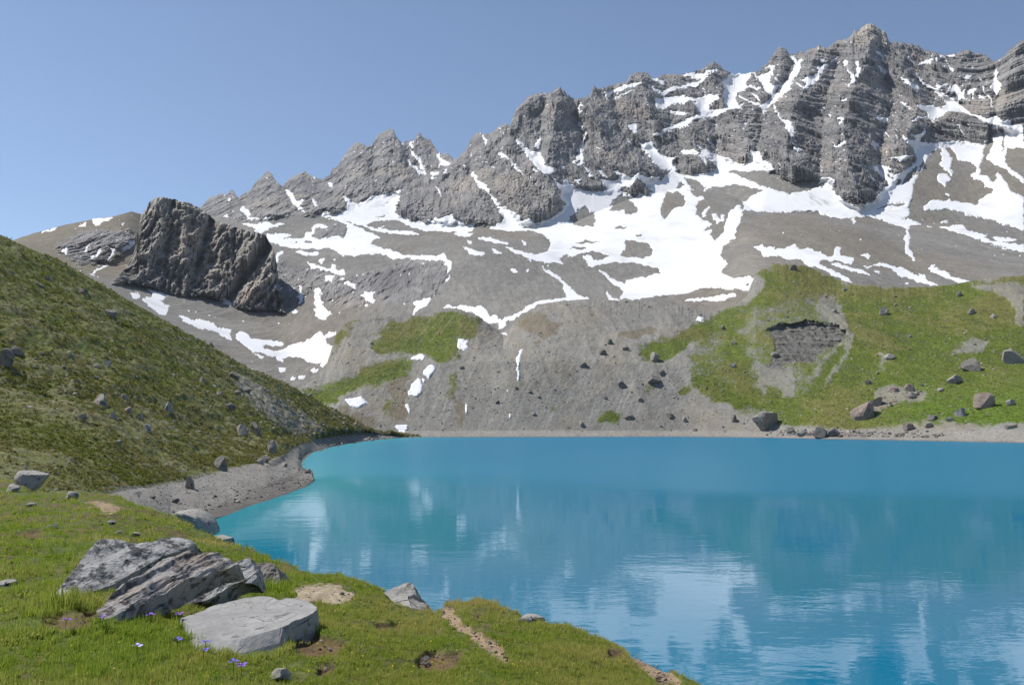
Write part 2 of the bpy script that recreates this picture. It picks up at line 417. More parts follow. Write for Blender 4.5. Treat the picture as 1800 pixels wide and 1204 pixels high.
# great couloir fans on the right
sn(G_, 730,100,800,150,880,140,960,160,1110,165,1000,230,960,270,940,330,880,420,820,540,830,600,790,700,790,790,760,810,890,870,800,880,785,900,790,1000,780,1090,830,1150,850,1190,830,1200,810,1160,760,1120,750,1060,760,990,765,920,730,890,640,865,540,830,410,800,340,810,180,815,60,795,0,780,0,470,100,465,150,490,110,560,140,610,250,680,320,710,460,680,540,600,560,550,620,520,600,500,540,450,450,370,510,350,560,390,640,430,700,430,740,400,800,380,850,310,840,220,800,170)
un(G_, 470,740,640,683,770,683,740,710,620,742,680,700,520,742); un(G_, 730,832,792,793,770,832); un(G_, 730,330,830,268,832,300,780,337); un(G_, 760,440,870,350,850,430,760,520,720,547); un(G_, 590,428,672,475,610,467); un(G_, 690,478,722,480,715,520,668,552)
un(G_, 905,318,932,320,870,430,830,500,813,542,868,400); sn(G_, 630,288,760,273,832,268,720,322,690,302); sn(G_, 500,348,600,368,662,402,580,402)
sn(G_, 1145,155,1260,160,1430,165,1475,125,1440,220,1430,300,1400,420,1385,380,1330,330,1280,310,1230,310,1200,260,1170,200)
sn(G_, 1070,210,1110,200,1130,240,1165,300,1165,380,1180,450,1100,390,1065,340,1090,290); sn(G_, 1050,430,1130,430,1150,470,1110,540,1060,500,1040,480); sn(G_, 1118,588,1147,610,1130,637)
sn(G_, 1520,0,1765,0,1800,0,1800,110,1720,120,1640,190,1640,330,1660,370,1765,440,1800,470,1800,510,1640,390,1470,300,1530,180,1520,60); un(G_, 1600,20,1637,60,1627,200,1642,340,1608,200,1613,80,1560,10)
sn(G_, 1330,430,1380,425,1400,340,1410,440,1440,450,1480,445,1530,510,1570,470,1565,410,1600,450,1640,510,1690,590,1765,620,1800,630,1800,925,1660,880,1500,830,1390,800,1285,790,1280,770,1170,740,1090,740,920,755,915,720,980,670,1170,665,1330,695,1400,700,1410,650,1520,590,1540,560,1460,540,1440,480,1370,480)
sn(G_, 888,840,932,833,910,847); sn(G_, 1053,850,1142,843,1090,862); sn(G_, 943,878,992,902,960,897)
sn(M_, 1055,200,1240,180,1290,220,1400,250,1480,270,1440,290,1520,320,1765,350,1800,355,1800,412,1640,390,1500,350,1400,300,1250,250,1120,220); sn(M_, 1520,283,1640,293,1757,310,1640,324,1540,307)
un(M_, 1250,255,1400,305,1560,350,1690,385,1660,388,1500,348)
sn(M_, 0,410,40,430,60,455,130,455,135,390,160,365,180,370,185,440,230,450,310,465,310,490,280,535,260,520,180,490,110,490,0,490); sn(M_, 355,438,430,433,452,465,430,480)
sn(M_, 0,510,60,560,150,590,220,620,312,692,250,682,150,627,0,547); sn(M_, 85,503,180,523,260,548,380,578,462,627,380,602,260,572,150,547)
sn(M_, 375,525,430,540,520,510,590,520,700,550,800,590,900,640,960,670,1055,712,940,697,800,652,700,622,660,575,590,542,480,537,420,562); sn(M_, 480,563,552,602,500,592); sn(M_, 870,593,947,642,900,642); sn(M_, 740,683,802,695,760,700)
sn(M_, 965,550,990,530,1040,560,1170,630,1342,685,1270,699,1130,642,1000,592); sn(M_, 295,120,308,120,306,165,298,165)
sn(L_, 1220,380,1300,350,1330,380,1420,365,1400,395,1500,390,1580,355,1640,400,1690,380,1800,420,1800,545,1720,545,1620,480,1520,480,1450,450,1310,450,1290,410)
# the wide basin
S.append((1.0, None, [(860,402),(886,394),(884,370),(896,372),(910,376),(916,393),(930,384),(938,394),(966,386),(988,370),(995,358),(1000,345),(1160,320),(1180,300),(1210,310),(1270,300),(1300,310),(1346,330),(1390,342),(1440,330),(1440,370),(1390,372),(1330,372),(1307,368),(1308,350),(1300,372),(1295,400),(1290,420),(1270,432),(1265,450),(1278,462),(1267,480),(1290,490),(1318,486),(1340,495),(1370,513),(1360,517),(1330,512),(1290,510),(1265,506),(1230,507),(1205,517),(1150,521),(1115,527),(1090,525),(1097,510),(1100,492),(1145,485),(1160,478),(1130,465),(1080,460),(1040,462),(1020,455),(1000,450),(970,462),(930,455),(900,438),(940,448),(965,440),(970,425),(950,410),(940,405),(900,405)]))
un(H_, 300,620,330,550,370,480,400,490,450,470,520,530,520,610,430,630,370,720,330,730,310,680); un(H_, 455,410,500,395,520,430,460,470); un(H_, 505,365,600,370,660,415,715,440,690,480,620,540,570,490,560,430)
un(H_, 740,450,850,440,980,415,1100,450,1230,480,1120,520,1050,580,1030,560,1030,630,980,600,900,700,860,850,790,920,740,870,760,820,640,850,760,770,690,750,650,720,610,680,620,600,690,540,640,520)
sn(H_, 680,650,735,610,700,700,670,710); sn(H_, 750,680,810,700,830,740,760,820,800,770,780,720); sn(H_, 960,640,1030,640,990,760,950,830,880,950,800,950,900,870,870,830,930,740,910,690,950,680); sn(H_, 850,680,870,740,840,745)
un(H_, 0,470,110,375,190,440,245,490,200,510,190,530,110,490,80,550,40,510,0,520); un(H_, 0,540,70,580,110,660,50,690,0,680); un(H_, 0,910,80,910,190,950,240,1000,230,1040,150,1080,0,1060); sn(H_, 110,960,180,960,210,1000,150,1000); un(H_, 95,860,130,853,147,887,95,887)
un(H_, 0,1105,120,1120,290,1160,300,1200,0,1200); un(H_, 410,220,500,170,600,150,740,210,820,260,780,290,700,290,690,325,600,330,480,300,410,240); sn(H_, 480,130,590,110,650,150,560,150,490,150); un(H_, 1690,430,1730,395,1755,425,1720,455)
un(I_, 990,715,1060,670,1080,630,1150,610,1180,660,1235,670,1240,760,1200,800,1150,790,1040,790,1010,740); un(I_, 1340,660,1380,590,1420,540,1460,500,1540,550,1600,620,1600,680,1530,685,1490,655,1400,660)
un(I_, 1045,932,1150,913,1322,930,1200,942,1050,947); un(I_, 1003,992,1040,963,1162,970,1150,997); un(I_, 1040,1060,1060,1030,1200,1010,1380,1040,1390,1080,1280,1090,1200,1085,1100,1110,1040,1090); un(I_, 1390,788,1440,790,1537,793,1500,814,1410,812); un(I_, 900,1082,950,1040,1012,1033,930,1087)
un(I_, 1440,1040,1500,980,1480,920,1620,920,1700,940,1745,1000,1720,1045,1650,1075,1560,1070); un(I_, 1250,1140,1500,1105,1700,1140,1800,1160,1800,1200,1270,1200); un(I_, 1178,1100,1290,1093,1302,1112,1190,1117)
un(I_, 1058,410,1092,430,1097,462,1058,462); un(I_, 1095,400,1130,400,1200,450,1200,485,1150,470); un(I_, 1130,370,1250,380,1320,450,1300,500,1265,490,1230,440); un(I_, 1335,350,1380,335,1440,370,1400,395,1350,385)
un(I_, 1540,460,1600,380,1680,420,1745,490,1680,520,1620,490,1570,550,1530,500,1460,500,1460,460,1500,445); un(I_, 1640,310,1730,340,1700,375,1640,350); un(I_, 1000,370,1040,370,1050,430,1010,420); un(I_, 1480,760,1590,745,1500,765)
# moraine crest and its streaks
sn(K_, 500,195,560,185,630,195,680,220,760,230,770,252,720,242,650,227,560,217); sn(K_, 365,270,430,290,480,310,570,325,520,347,450,332); sn(K_, 390,213,452,225,430,237); sn(K_, 620,280,660,300,720,330,660,327); sn(K_, 880,215,925,230,920,250,890,240)
sn(K_, 720,265,830,295,900,310,950,340,1050,350,1150,340,1130,290,1200,290,1300,300,1280,330,1200,380,1260,430,1200,410,1080,380,960,380,880,340,800,310); sn(K_, 780,465,830,466,852,495,800,490); sn(K_, 830,388,892,422,860,412); sn(K_, 920,468,967,476,930,487)
sn(K_, 1045,440,1090,460,1150,500,1220,530,1270,590,1330,650,1390,700,1440,710,1500,735,1300,740,1160,747,1040,772,960,812,890,852,850,890,740,930,740,960,690,990,690,970,710,940,640,935,600,960,545,930,555,900,520,870,470,850,380,830,320,800,190,810,240,780,300,795,380,785,470,800,520,785,560,830,600,880,670,880,700,915,820,870,900,820,960,780,1040,750,1160,730,1290,718,1265,680,1250,600,1200,550,1130,510)
sn(K_, 0,350,50,350,150,355,205,325,217,370,260,400,275,455,240,487,235,450,245,430,200,395,120,377,0,377); sn(K_, 248,518,242,582,218,570); sn(K_, 0,745,92,708,50,760,0,815)
sn(K_, 1450,400,1500,410,1700,340,1800,380,1680,410,1560,430,1500,450); sn(K_, 1420,345,1500,350,1500,380,1450,385); sn(K_, 1555,460,1650,530,1740,580,1800,610,1800,720,1750,720,1780,660,1730,620,1640,550); sn(K_, 1620,650,1660,680,1680,720,1790,750,1740,765,1660,740)
sn(L_, 590,840,680,823,720,823,850,808,960,788,1070,783,1070,802,900,852,800,837,700,847); un(L_, 1150,690,1190,680,1180,715,1155,715); un(L_, 1040,735,1120,740,1180,780,1060,775); un(L_, 1200,740,1260,735,1290,770,1210,775)
# snow on the near slope above the lake: isolated patches, each a thing
NEAR_PATCHES = [
    (O_, (425,815,520,800,575,800,640,850,590,870,555,895,480,870,450,845), 'small wedge-shaped snow patch below the grassy bench, beside the green hillside'),
    (O_, (868,1050,890,1037,987,1037,987,1075,960,1099,910,1092), 'small white snow patch lying on the gravel shore at the water line'),
    (O_, (985,740,1005,720,1015,670,1070,620,1085,620,1115,680,1110,740,1060,795,1020,775,990,785), 'largest oval snow patch in the grey gully above the lake'),
    (O_, (1120,560,1150,525,1190,508,1230,535,1215,570,1185,600,1170,635,1145,605,1120,590), 'pear-shaped snow patch at the head of the grey gully'),
    (O_, (1106,630,1130,618,1142,645,1125,670), 'tiny snow patch between the two larger gully patches'),
    (O_, (958,870,985,853,1012,910,1000,947,975,907), 'thin upright snow streak in the brown gully above the shore patch'),
    (O_, (1003,457,1050,420,1100,406,1137,430,1125,467,1060,462), 'flat oval snow patch on top of the grassy bench'),
    (O_, (1425,273,1527,290,1500,325,1522,355,1480,370,1418,357), 'square snow patch at the foot of the striped grassy knoll'),
    (O_, (1488,828,1512,850,1512,920,1488,917), 'short faint snow streak beside the mossy gully above the shore'),
    (P_, (268,290,300,275,290,305,272,370,264,440,270,510,258,587,246,560,250,490,236,460,250,420,233,370,262,330), 'long narrow snow streak running down the grey scree above the lake'),
    (P_, (146,623,167,650,160,667), 'tiny snow scrap left of the long narrow streak'),
    (P_, (173,828,192,833,192,872,176,877), 'short snow scrap near the shore below the long streak'),
    (L_, (713,1017,735,988,787,981,787,1027,750,1022), 'small snow patch on the scree under the green ridge of the hill'),
    (K_, (690,1035,730,1040,760,1042,755,1062,725,1060), 'small snow scrap among dark stones below the snowy gully'),
]
snow_m = Mask(2.0)
for val, c, pts in S:
    if c is None:
        snow_m.poly(pts, val)
    else:
        snow_m.poly(zp(c[0], c[1], 5.0, pts), val)
snow_soft = snow_m.blur(1.1, 2)
snow_wide = snow_m.blur(9, 2)

SKYLINE = [(-220,470),(-100,452),(0,431),(35,418),(60,410),(72,407),(100,399),(110,396),(140,390),(160,386),(165,384),(200,381),(215,376),(232,372),(250,377),(270,385),(310,384),(340,372),(355,362),(365,348),(372,345),(385,341),(398,340),(403,338),(408,331),(414,342),(420,347),(428,340),(440,333),(450,320),(462,308),(470,302),(476,304),(482,312),(490,322),(496,327),(505,318),(520,308),(528,302),(536,302),(548,308),(560,314),(568,315),(575,312),(580,305),(584,296),(590,294),(596,287),(604,275),(612,265),(622,252),(630,249),(637,251),(644,258),(654,254),(662,240),(668,233),(676,231),(684,228),(692,227),(694,233),(700,245),(706,252),(712,250),(722,248),(730,246),(734,236),(738,233),(743,238),(748,242),(752,244),(757,247),(762,255),(770,268),(778,270),(784,268),(790,273),(797,280),(806,275),(815,268),(822,258),(828,242),(836,234),(844,233),(850,236),(862,234),(872,226),(882,218),(890,218),(897,222),(900,210),(908,192),(920,178),(935,166),(945,163),(955,161),(962,164),(970,160),(980,155),(985,153),(992,160),(1000,168),(1008,175),(1020,174),(1030,172),(1038,165),(1042,155),(1044,148),(1049,155),(1056,156),(1064,155),(1074,151),(1090,146),(1102,143),(1110,130),(1118,126),(1128,127),(1140,129),(1148,140),(1165,132),(1190,130),(1220,126),(1238,120),(1246,112),(1254,107),(1262,112),(1272,122),(1285,130),(1310,128),(1336,124),(1346,112),(1356,100),(1366,86),(1374,83),(1382,86),(1386,95),(1410,92),(1428,84),(1440,80),(1452,84),(1462,78),(1472,72),(1486,69),(1494,65),(1499,58),(1502,50),(1508,58),(1513,52),(1518,46),(1530,42),(1538,44),(1544,50),(1550,54),(1558,58),(1563,74),(1575,74),(1600,77),(1614,78),(1622,86),(1635,90),(1650,95),(1670,95),(1690,91),(1700,88),(1715,92),(1730,95),(1740,104),(1748,108),(1756,104),(1766,98),(1776,86),(1786,80),(1795,72),(1820,55),(1870,30),(1950,10),(2040,0)]

rock_m = Mask().poly([(355,378),(430,388),(520,377),(545,380),(560,374),(612,372),(650,352),(702,336),(697,377),(740,392),(830,394),(885,390),(884,370),(896,374),(916,395),(938,396),(988,372),(995,360),(985,340),(1010,330),(1070,337),(1130,320),(1178,310),(1160,280),(1185,302),(1240,307),(1264,292),(1240,275),(1300,290),(1322,277),(1340,292),(1390,317),(1410,314),(1440,314),(1465,322),(1475,352),(1510,364),(1560,342),(1600,292),(1608,262),(1660,254),(1730,252),(1745,227),(1800,237),(2040,240),(2040,-10),(355,-10)])
for c, pts in [(J_, (735,290,750,230,790,205,900,190,980,170,1050,200,1050,250,1020,300,960,275,880,290,840,325,780,310)),
               (J_, (430,480,620,560,800,560,1000,640,1150,640,1300,560,1700,480,1790,520,1860,560,1850,700,1780,790,1650,860,1400,840,1100,900,850,900,760,700,520,930,440,700)),
               (K_, (0,400,180,400,250,500,150,660,60,730,0,740)),
               (H_, (0,470,110,375,190,440,245,490,200,530,110,490,40,530)), (H_, (410,220,500,170,600,150,740,210,820,260,700,325,480,300)),
               (A_, (500,560,700,430,900,420,1150,420,1200,520,1000,700,700,740,560,640))]:
    rock_m.poly(zp(c[0], c[1], 5.0, pts))
rock_b = rock_m.blur(3, 2)
darkcliff_m = Mask()
for c, pts in [(J_, (1400,560,1740,520,1640,680,1560,760,1400,800,1250,780,1300,640)), (J_, (1730,620,1800,640,1790,760,1710,820))]:
    darkcliff_m.poly(zp(c[0], c[1], 5.0, pts))
darkcliff_b = darkcliff_m.blur(2, 2)

grass_m = Mask()
grass_m.poly([(1225,600),(1300,545),(1400,508),(1450,520),(1500,590),(1500,640),(1420,740),(1380,750),(1330,740),(1230,690),(1215,640)], .62)
for c, s, pts in [(O_, 5, (260,150,520,10,500,120,440,250,380,320,280,300,330,220)),
               (O_, 5, (640,380,760,200,900,110,1150,90,1350,20,1560,60,1640,110,1570,260,1430,290,1420,480,1290,470,1160,440,900,400,700,420)),
               (O_, 5, (0,700,60,720,200,690,350,660,540,600,700,520,900,460,1080,470,1060,510,1000,580,860,640,560,720,400,770,380,860,250,850,0,800)),
               (O_, 5, (1310,560,1380,580,1370,700,1400,800,1350,760)), (O_, 5, (770,800,840,800,850,930,820,960)),
               ((1200,540), 4.817, (0,250,150,170,380,0,520,20,480,220,560,480,590,690,500,600,370,560,370,220,200,250,20,260)),
               ((1200,540), 4.817, (100,600,200,560,250,640,560,680,640,780,860,720,1000,780,1380,300,1445,300,1445,1030,820,990,830,860,450,850,200,770)),
               (P_, 5, (1270,290,1420,230,1800,90,1800,160,1640,360,1400,400)), (P_, 5, (930,870,1080,790,1170,790,1120,880,980,920)), (P_, 5, (520,840,600,770,640,760,570,840)),
               (P_, 5, (1370,590,1460,600,1470,640,1400,640)), (P_, 5, (1640,640,1800,600,1800,690,1700,690))]:
    grass_m.poly(zp(c[0], c[1], s, pts))
grass_m.poly([(1480,500),(1600,503),(1700,494),(1800,486),(2040,470),(2040,742),(1700,745),(1640,740),(1560,748),(1480,753),(1380,748),(1370,735),(1400,720),(1480,650),(1500,600),(1470,560),(1440,510)])
grass_m.poly([(1325,478),(1380,462),(1440,475),(1480,500),(1440,515),(1400,515),(1330,540),(1290,556),(1230,580),(1215,570),(1300,535),(1345,500)])
grass_b = grass_m.blur(5, 2)
olive_m = Mask()
for c, s, pts in [(P_, 5, (240,0,640,0,600,60,520,180,420,300,440,160,260,90)), (P_, 5, (1130,140,1240,80,1480,90,1380,180,1150,210)), (K_, 5, (820,950,900,860,1050,850,1150,920,1250,960,1150,1040,1050,960)),
                  (O_, 5, (380,860,520,900,640,960,740,1040,700,1090,420,1090,380,980)), (O_, 5, (790,700,950,590,1000,620,960,800,1010,1020,860,1010,860,780)),
                  (O_, 5, (1330,640,1400,700,1480,840,1480,1060,1400,1060,1420,900))]:
    olive_m.poly(zp(c[0], c[1], s, pts))
olive_b = olive_m.blur(4, 2)
cliff_m = Mask().poly(zp(1200, 540, 4.817, (690,200,850,130,1050,115,1300,160,1395,250,1260,345,1180,400,1080,460,960,480,850,500,830,530,700,490,790,400,770,340,790,260)))
cliff_b = cliff_m.blur(4, 2)
bare_m = Mask()   # scree tongues through the hill's grass
for c, s, pts in [((1200,540), 4.817, (590,450,700,490,830,530,960,500,940,600,960,780,870,790,800,680,720,640,700,780,640,640)), ((1200,540), 4.817, (1445,240,1445,340,1300,580,1150,760,1250,600,1380,380,1390,300)),
                  ((1200,540), 4.817, (1120,0,1220,0,1300,110,1400,200,1445,240,1360,190,1230,90)), ((1200,540), 4.817, (1330,300,1390,290,1200,480,1050,700,1100,560)),
                  (M_, 5, (1330,720,1500,680,1800,690,1800,1100,1720,1000,1680,860,1560,800)), ((1480,560), 5.234, (970,330,1150,190,1380,190,1250,320)), ((1480,560), 5.234, (320,120,340,90,330,240,380,380,360,520,340,300)), ((1480,560), 5.234, (330,700,450,620,640,640,800,660,760,740,480,800,300,880)), (M_, 5, (0,780,180,860,240,980,300,1200,260,1200,130,1060,0,1000))]:
    bare_m.poly(zp(c[0], c[1], s, pts))
bare_b = bare_m.blur(3, 2)
scree_left_m = Mask().poly(zp(280, 640, 6.0, (720,40,900,100,1100,250,1400,450,1800,650,1800,760,1450,760,1300,700,1050,500,850,300))).blur(8, 2)
# ------------------------------------------------------------------ the mountain: basin, scree and wall in one sheet
WALL_LINES = []
for w, amp, flat in [(34,-62,(985,153,976,200,966,260,960,292)),(30,-48,(935,166,914,200,902,245)),(11,34,(958,168,950,205,952,255,945,280)),(12,40,(1008,176,1016,215,1026,240,1015,272)),(34,-58,(1044,152,1046,200,1062,250,1112,302)),(32,-50,(1125,128,1134,180,1152,232)),(14,34,(1076,152,1092,230,1128,268)),
        (26,-40,(1254,108,1250,140,1262,162)),(26,-46,(1374,84,1376,120,1362,152)),(16,40,(1398,92,1378,150,1342,196,1336,240,1328,266)),(30,-44,(1215,205,1220,250,1232,285)),(30,-44,(1290,190,1302,230,1326,268)),(12,30,(1255,200,1262,280)),
        (52,-95,(1530,42,1522,100,1500,150,1482,220,1492,290,1512,352)),(40,-70,(1440,82,1420,140,1392,200,1382,260,1402,312)),(20,48,(1478,100,1456,160,1448,220,1440,300)),(34,-60,(1578,76,1596,130,1612,190,1590,260)),(20,56,(1545,85,1556,130,1570,180,1550,240,1545,320)),(15,42,(1600,120,1640,165,1700,200)),
        (36,-60,(1700,90,1682,122,1720,160,1742,202)),(14,40,(1750,108,1752,172,1748,215)),(40,-70,(1792,76,1772,130,1764,212)),(44,-50,(1625,222,1680,205,1735,222)),(22,-40,(1650,94,1640,130,1660,160)),
        (32,-55,(690,227,682,285,692,322)),(26,-44,(632,250,620,300,642,332)),(20,-40,(738,234,748,284)),(12,38,(714,250,722,290,746,306)),(12,34,(658,256,655,312)),(26,-40,(470,303,470,340,478,372)),(26,-40,(530,303,532,350,588,370)),(12,32,(497,328,520,372)),(16,-30,(408,332,404,362)),(12,26,(425,346,438,378)),
        (40,-56,(795,288,760,340,782,386)),(36,-52,(842,236,850,272,900,330,932,382)),(15,38,(828,300,860,350,886,372)),(30,-46,(888,250,940,292,976,342)),(14,34,(905,240,930,270,960,290)),(30,-40,(720,330,712,372))]:
    WALL_LINES.append((w, amp, [(flat[i], flat[i + 1]) for i in range(0, len(flat), 2)]))
CRAG_LINES = []
for w, amp, flat in [(16,-16,(285,350,282,400,262,470)),(7,13,(305,352,300,410,290,470)),(18,-16,(325,358,322,420,330,500)),(8,15,(372,386,352,440,346,480)),(18,-16,(395,398,388,450,372,515)),(7,12,(415,402,410,460)),(16,-14,(440,408,432,470)),(6,14,(470,432,440,480,402,532)),(14,-14,(480,440,470,500,455,540)),(6,12,(498,445,492,540)),(12,-10,(515,470,512,540)),(5,10,(527,480,526,546)),(12,-10,(540,490,542,545)),(14,-12,(250,378,255,430,235,480))]:
    CRAG_LINES.append((w, amp, [(flat[i], flat[i + 1]) for i in range(0, len(flat), 2)]))

def build_mountain():
    back = []
    a = [(-220,400,330),(0,470,330),(100,510,345),(200,570,360),(300,620,370),(400,670,385),(500,705,400),(560,705,420),(600,650,470),(700,625,480),(800,612,480),(880,602,470),(960,575,480),(1100,562,480),(1250,580,490),(1340,520,500),(1440,512,500),(1600,532,480),(1800,522,470),(2040,512,470)]
    b = [(-220,398,700),(0,436,720),(100,462,740),(200,495,720),(300,540,700),(400,560,720),(500,572,740),(600,520,760),(700,485,820),(760,455,860),(820,440,880),(900,450,860),(1000,475,830),(1100,488,830),(1200,470,860),(1280,440,900),(1320,405,950),(1420,412,900),(1520,420,900),(1600,440,850),(1800,450,800),(2040,450,800)]
    c = [(-220,420,900),(0,428,900),(100,445,900),(200,470,880),(250,460,950),(330,440,1050),(400,425,1150),(500,398,1300),(600,380,1450),(700,385,1450),(760,400,1350),(900,403,1300),(1000,395,1300),(1100,352,1420),(1200,330,1480),(1300,345,1350),(1320,372,1200),(1400,375,1180),(1500,382,1150),(1600,395,1100),(1700,390,1100),(1800,400,1050),(2040,400,1050)]
    sk = np.array(SKYLINE, float)
    skD = np.interp(sk[:, 0], [-220, 35, 250, 345, 560, 585, 795, 830, 1000, 1100, 1300, 1500, 1650, 1740, 1760, 2040],
                    [1150, 1150, 1100, 1950, 1950, 2350, 2300, 1850, 1850, 2050, 2100, 2050, 1980, 1900, 1650, 1550])
    d = [(x, y, D) for (x, y), D in zip(SKYLINE, skD)]
    # behind the crest the ground falls away again
    e = [(x, y + 55, D + 260) for (x, y), D in zip(SKYLINE, skD)]
    PX, PY, D = loft([a, b, c, d, e], [56, 92, 268, 12], -140, 1940, 1500, 14, (0, 1, 2))
    nr, nc = PX.shape
    face_rows = 56 + 92 + 268
    # a little raggedness on the crest itself
    t = np.zeros(nr); t[56 + 92:face_rows + 1] = np.linspace(0, 1, 269); t[face_rows + 1:] = 1
    jag = (3.2 * noise3(PX / 7.5, 3.1, 0.3) + 2.2 * np.abs(noise3(PX / 4.2, 6.1, 0.3)) + 1.4 * noise3(PX / 2.4, 9.1, 1.3))
    jagw = np.interp(PX, [330, 370, 1950], [.2, 1, 1])
    PY = PY + jag * jagw * (t ** 6)[:, None]
    # the face recedes smoothly; only the crest itself is toothed
    step = PX[0, 1] - PX[0, 0]
    ys = smooth1(PY[face_rows], 26 / step); yb = PY[148]; ib = 1 / D[148]; it = smooth1(1 / D[face_rows], 26 / step)
    tp = np.clip((yb - PY[148:face_rows + 1]) / np.maximum(yb - ys, 8), 0, 1.35)
    D[148:face_rows + 1] = 1 / lerp(ib, it, tp)
    D[face_rows + 1:] = D[face_rows] + np.linspace(10, 260, nr - face_rows - 1)[:, None]
    P0 = at(PX, PY, D)
    X, Y, Zw = P0[..., 0], P0[..., 1], P0[..., 2]
    jx = 3.2 * noise3(PX / 9, PY / 7, 1.7) + 2.0 * noise3(PX / 3.2, PY / 2.6, 4.2)
    jy = 2.4 * noise3(PX / 9, PY / 7, 8.7) + 1.5 * noise3(PX / 3.2, PY / 2.6, 6.1)
    m = (snow_soft.get(PX + jx, PY + jy) - .32) * 2.3
    upper = rock_b.get(PX, PY) * sstep(1060, 1140, PX) * sstep(345, 300, PY) * sstep(60, 95, PY)
    bx_ = 16 * fbm(PX / 40, PY / 40, 5.3, 3)
    st = np.maximum(fbm((PX + .45 * PY + bx_) / 11, (PX - .45 * PY) / 60, 3.3, 3) - .14, fbm((PX - .8 * PY + bx_) / 11 + 40, (PX + .8 * PY) / 60, 7.3, 3)) + .55 * fbm(PX / 55, PY / 45, 1.3, 2)
    m = np.maximum(m, -1 + upper * sstep(.36, .60, st) * 1.45)
    m = m + .70 * fbm(PX / 8, PY / 3.5, 2.2, 3) + .55 * noise3(PX / 2.6, PY / 1.8, 7.2)
    wide = snow_wide.get(PX, PY)
    rock = np.clip(rock_b.get(PX + 2 * jx, PY + 2 * jy), 0, 1)
    dark = darkcliff_b.get(PX + 2 * jx, PY + 2 * jy)
    # relief along the line of sight, metres: buttresses, gullies and broken rock
    wx = 24 * fbm(X / 190, Y / 900, Zw / 190 + 4, 3); wz = 30 * fbm(X / 170, Y / 900, Zw / 170 + 14, 3)
    sh = .30 * Zw
    big = ridged((X + wx + sh) / 170, Y / 900, (Zw + wz) / 330, 2) - .45
    med = ridged((X + .7 * wx + .9 * sh) / 64 + 5, Y / 900, (Zw + .7 * wz) / 180, 3) - .45
    med2 = ridged((X - .6 * wx - .5 * sh) / 52 + 25, Y / 900, (Zw - .6 * wz) / 160, 3) - .45
    sml = ridged((X + .5 * wx + .9 * sh) / 22 + 3, Y / 900, (Zw + .5 * wz) / 76, 3) - .45
    fin = ridged((X + .3 * wx + .5 * sh) / 8.5 + 1, Y / 900, (Zw + .3 * wz) / 26, 3) - .45
    mic = noise3(X / 3.4, Y / 900, Zw / 5.0)
    strata = fbm(X / 70, Y / 900, (Zw + .35 * X + .7 * wz) / 11, 3)
    scale = np.clip(D / 1900.0, .35, 1.15)
    hi = np.ones(nr); hi[:148] = .75; hi[100:148] = np.linspace(.75, 1, 48)
    scale = scale * hi[:, None]
    nosnow = 1 - sstep(-.9, .5, m)
    rockw = rock * nosnow
    rel_low = -48 * big * rock * scale - 8 * fbm(X / 140, Y / 900, Zw / 140, 3) * (1 - rock)
    butt = -34 * (sstep(.0, .75, 1 - wide) - .4) * rock * scale ** 2
    q = fbm((X + .5 * wx + .6 * sh) / 40, Y / 900, (Zw + .5 * wz) / 110, 5, 2.1, .66) * 5; blockf = np.floor(q) + sstep(.0, .35, q - np.floor(q))
    q2 = fbm((X + .3 * wx + .6 * sh) / 16 + 9, Y / 900, (Zw + .3 * wz) / 44, 3, 2.1, .66) * 4; block2 = np.floor(q2) + sstep(.0, .35, q2 - np.floor(q2))
    scale = scale * np.interp(PX, [1040, 1330], [1, 1.55])
    cr = np.zeros(PX.shape); rag = (5 * noise3(PX / 13, PY / 13, 3) + 2.5 * noise3(PX / 5, PY / 5, 3), 5 * noise3(PX / 13, PY / 13, 9))
    for w, amp, pts in WALL_LINES:
        crease(cr, PX, PY, pts, w, amp, rag)
    rel_low = rel_low + cr * rock * np.clip(D / 1900, .6, 1.15)
    rel_hi = (-6 * blockf - 2.6 * block2 - 34 * med - 20 * med2 - 22 * sml - 11 * fin - 2.2 * mic) * scale * np.maximum(rockw, 0)
    rel_hi = rel_hi - (16 * sml + 7 * fin) * dark * .6
    lowrk = rock * sstep(405, 440, PY) * nosnow
    rel_hi = rel_hi - (11 * (ridged((X - .3 * Zw) / 13, 2.2, Zw / 17, 3) - .45) + 5 * (ridged(X / 4.2, 5.2, Zw / 5.5, 2) - .45)) * lowrk
    # moraines: soft ribs and rills
    scr = (1 - rock) * nosnow
    rel_scr = -(1.6 * fbm(X / 26, Y / 900, Zw / 26, 3) + .7 * fbm(X / 7, Y / 900, Zw / 14, 3)) * scr * 2.0
    edge = np.ones(nr); edge[face_rows - 6:face_rows + 1] = np.linspace(1, .55, 7); edge[face_rows + 1:] = .3
    low = (rel_low + butt) * edge[:, None]
    Dt = D + low + (rel_hi + rel_scr) * edge[:, None]
    Dt = no_overhang(Dt, 148, face_rows, .9 * rockw[148:face_rows], np.interp(PX[0], [1040, 1330], [.7, .6])[None])
    P = at(PX, PY, Dt)
    # ---- albedo of the bare ground
    n1 = fbm(X / 55, Y / 900, Zw / 40, 4); n2 = fbm(X / 12 + 7, Y / 900, Zw / 9, 4); n3 = fbm(X / 130 + 3, Y / 900, Zw / 120, 3)
    col = np.zeros(P.shape)
    scree = np.array([.182, .174, .158]) * (1 + .16 * n2 + .14 * n1)[..., None]
    warm = sstep(.0, .5, n3 + .3 * sstep(1280, 1500, PX) * sstep(520, 420, PY))
    scree = mixc(scree, np.array([.172, .146, .110]), warm * .55)
    rk = np.array([.205, .197, .190]) * (1 + .34 * n2 + .22 * n1 + .06 * strata)[..., None]
    rk = mixc(rk, np.array([.285, .25, .21]), sstep(.08, .5, n3 + .5 * n1) * .6)
    rk = mixc(rk, np.array([.12, .117, .12]), sstep(.1, .45, -n1 + .3 * n2) * .6)
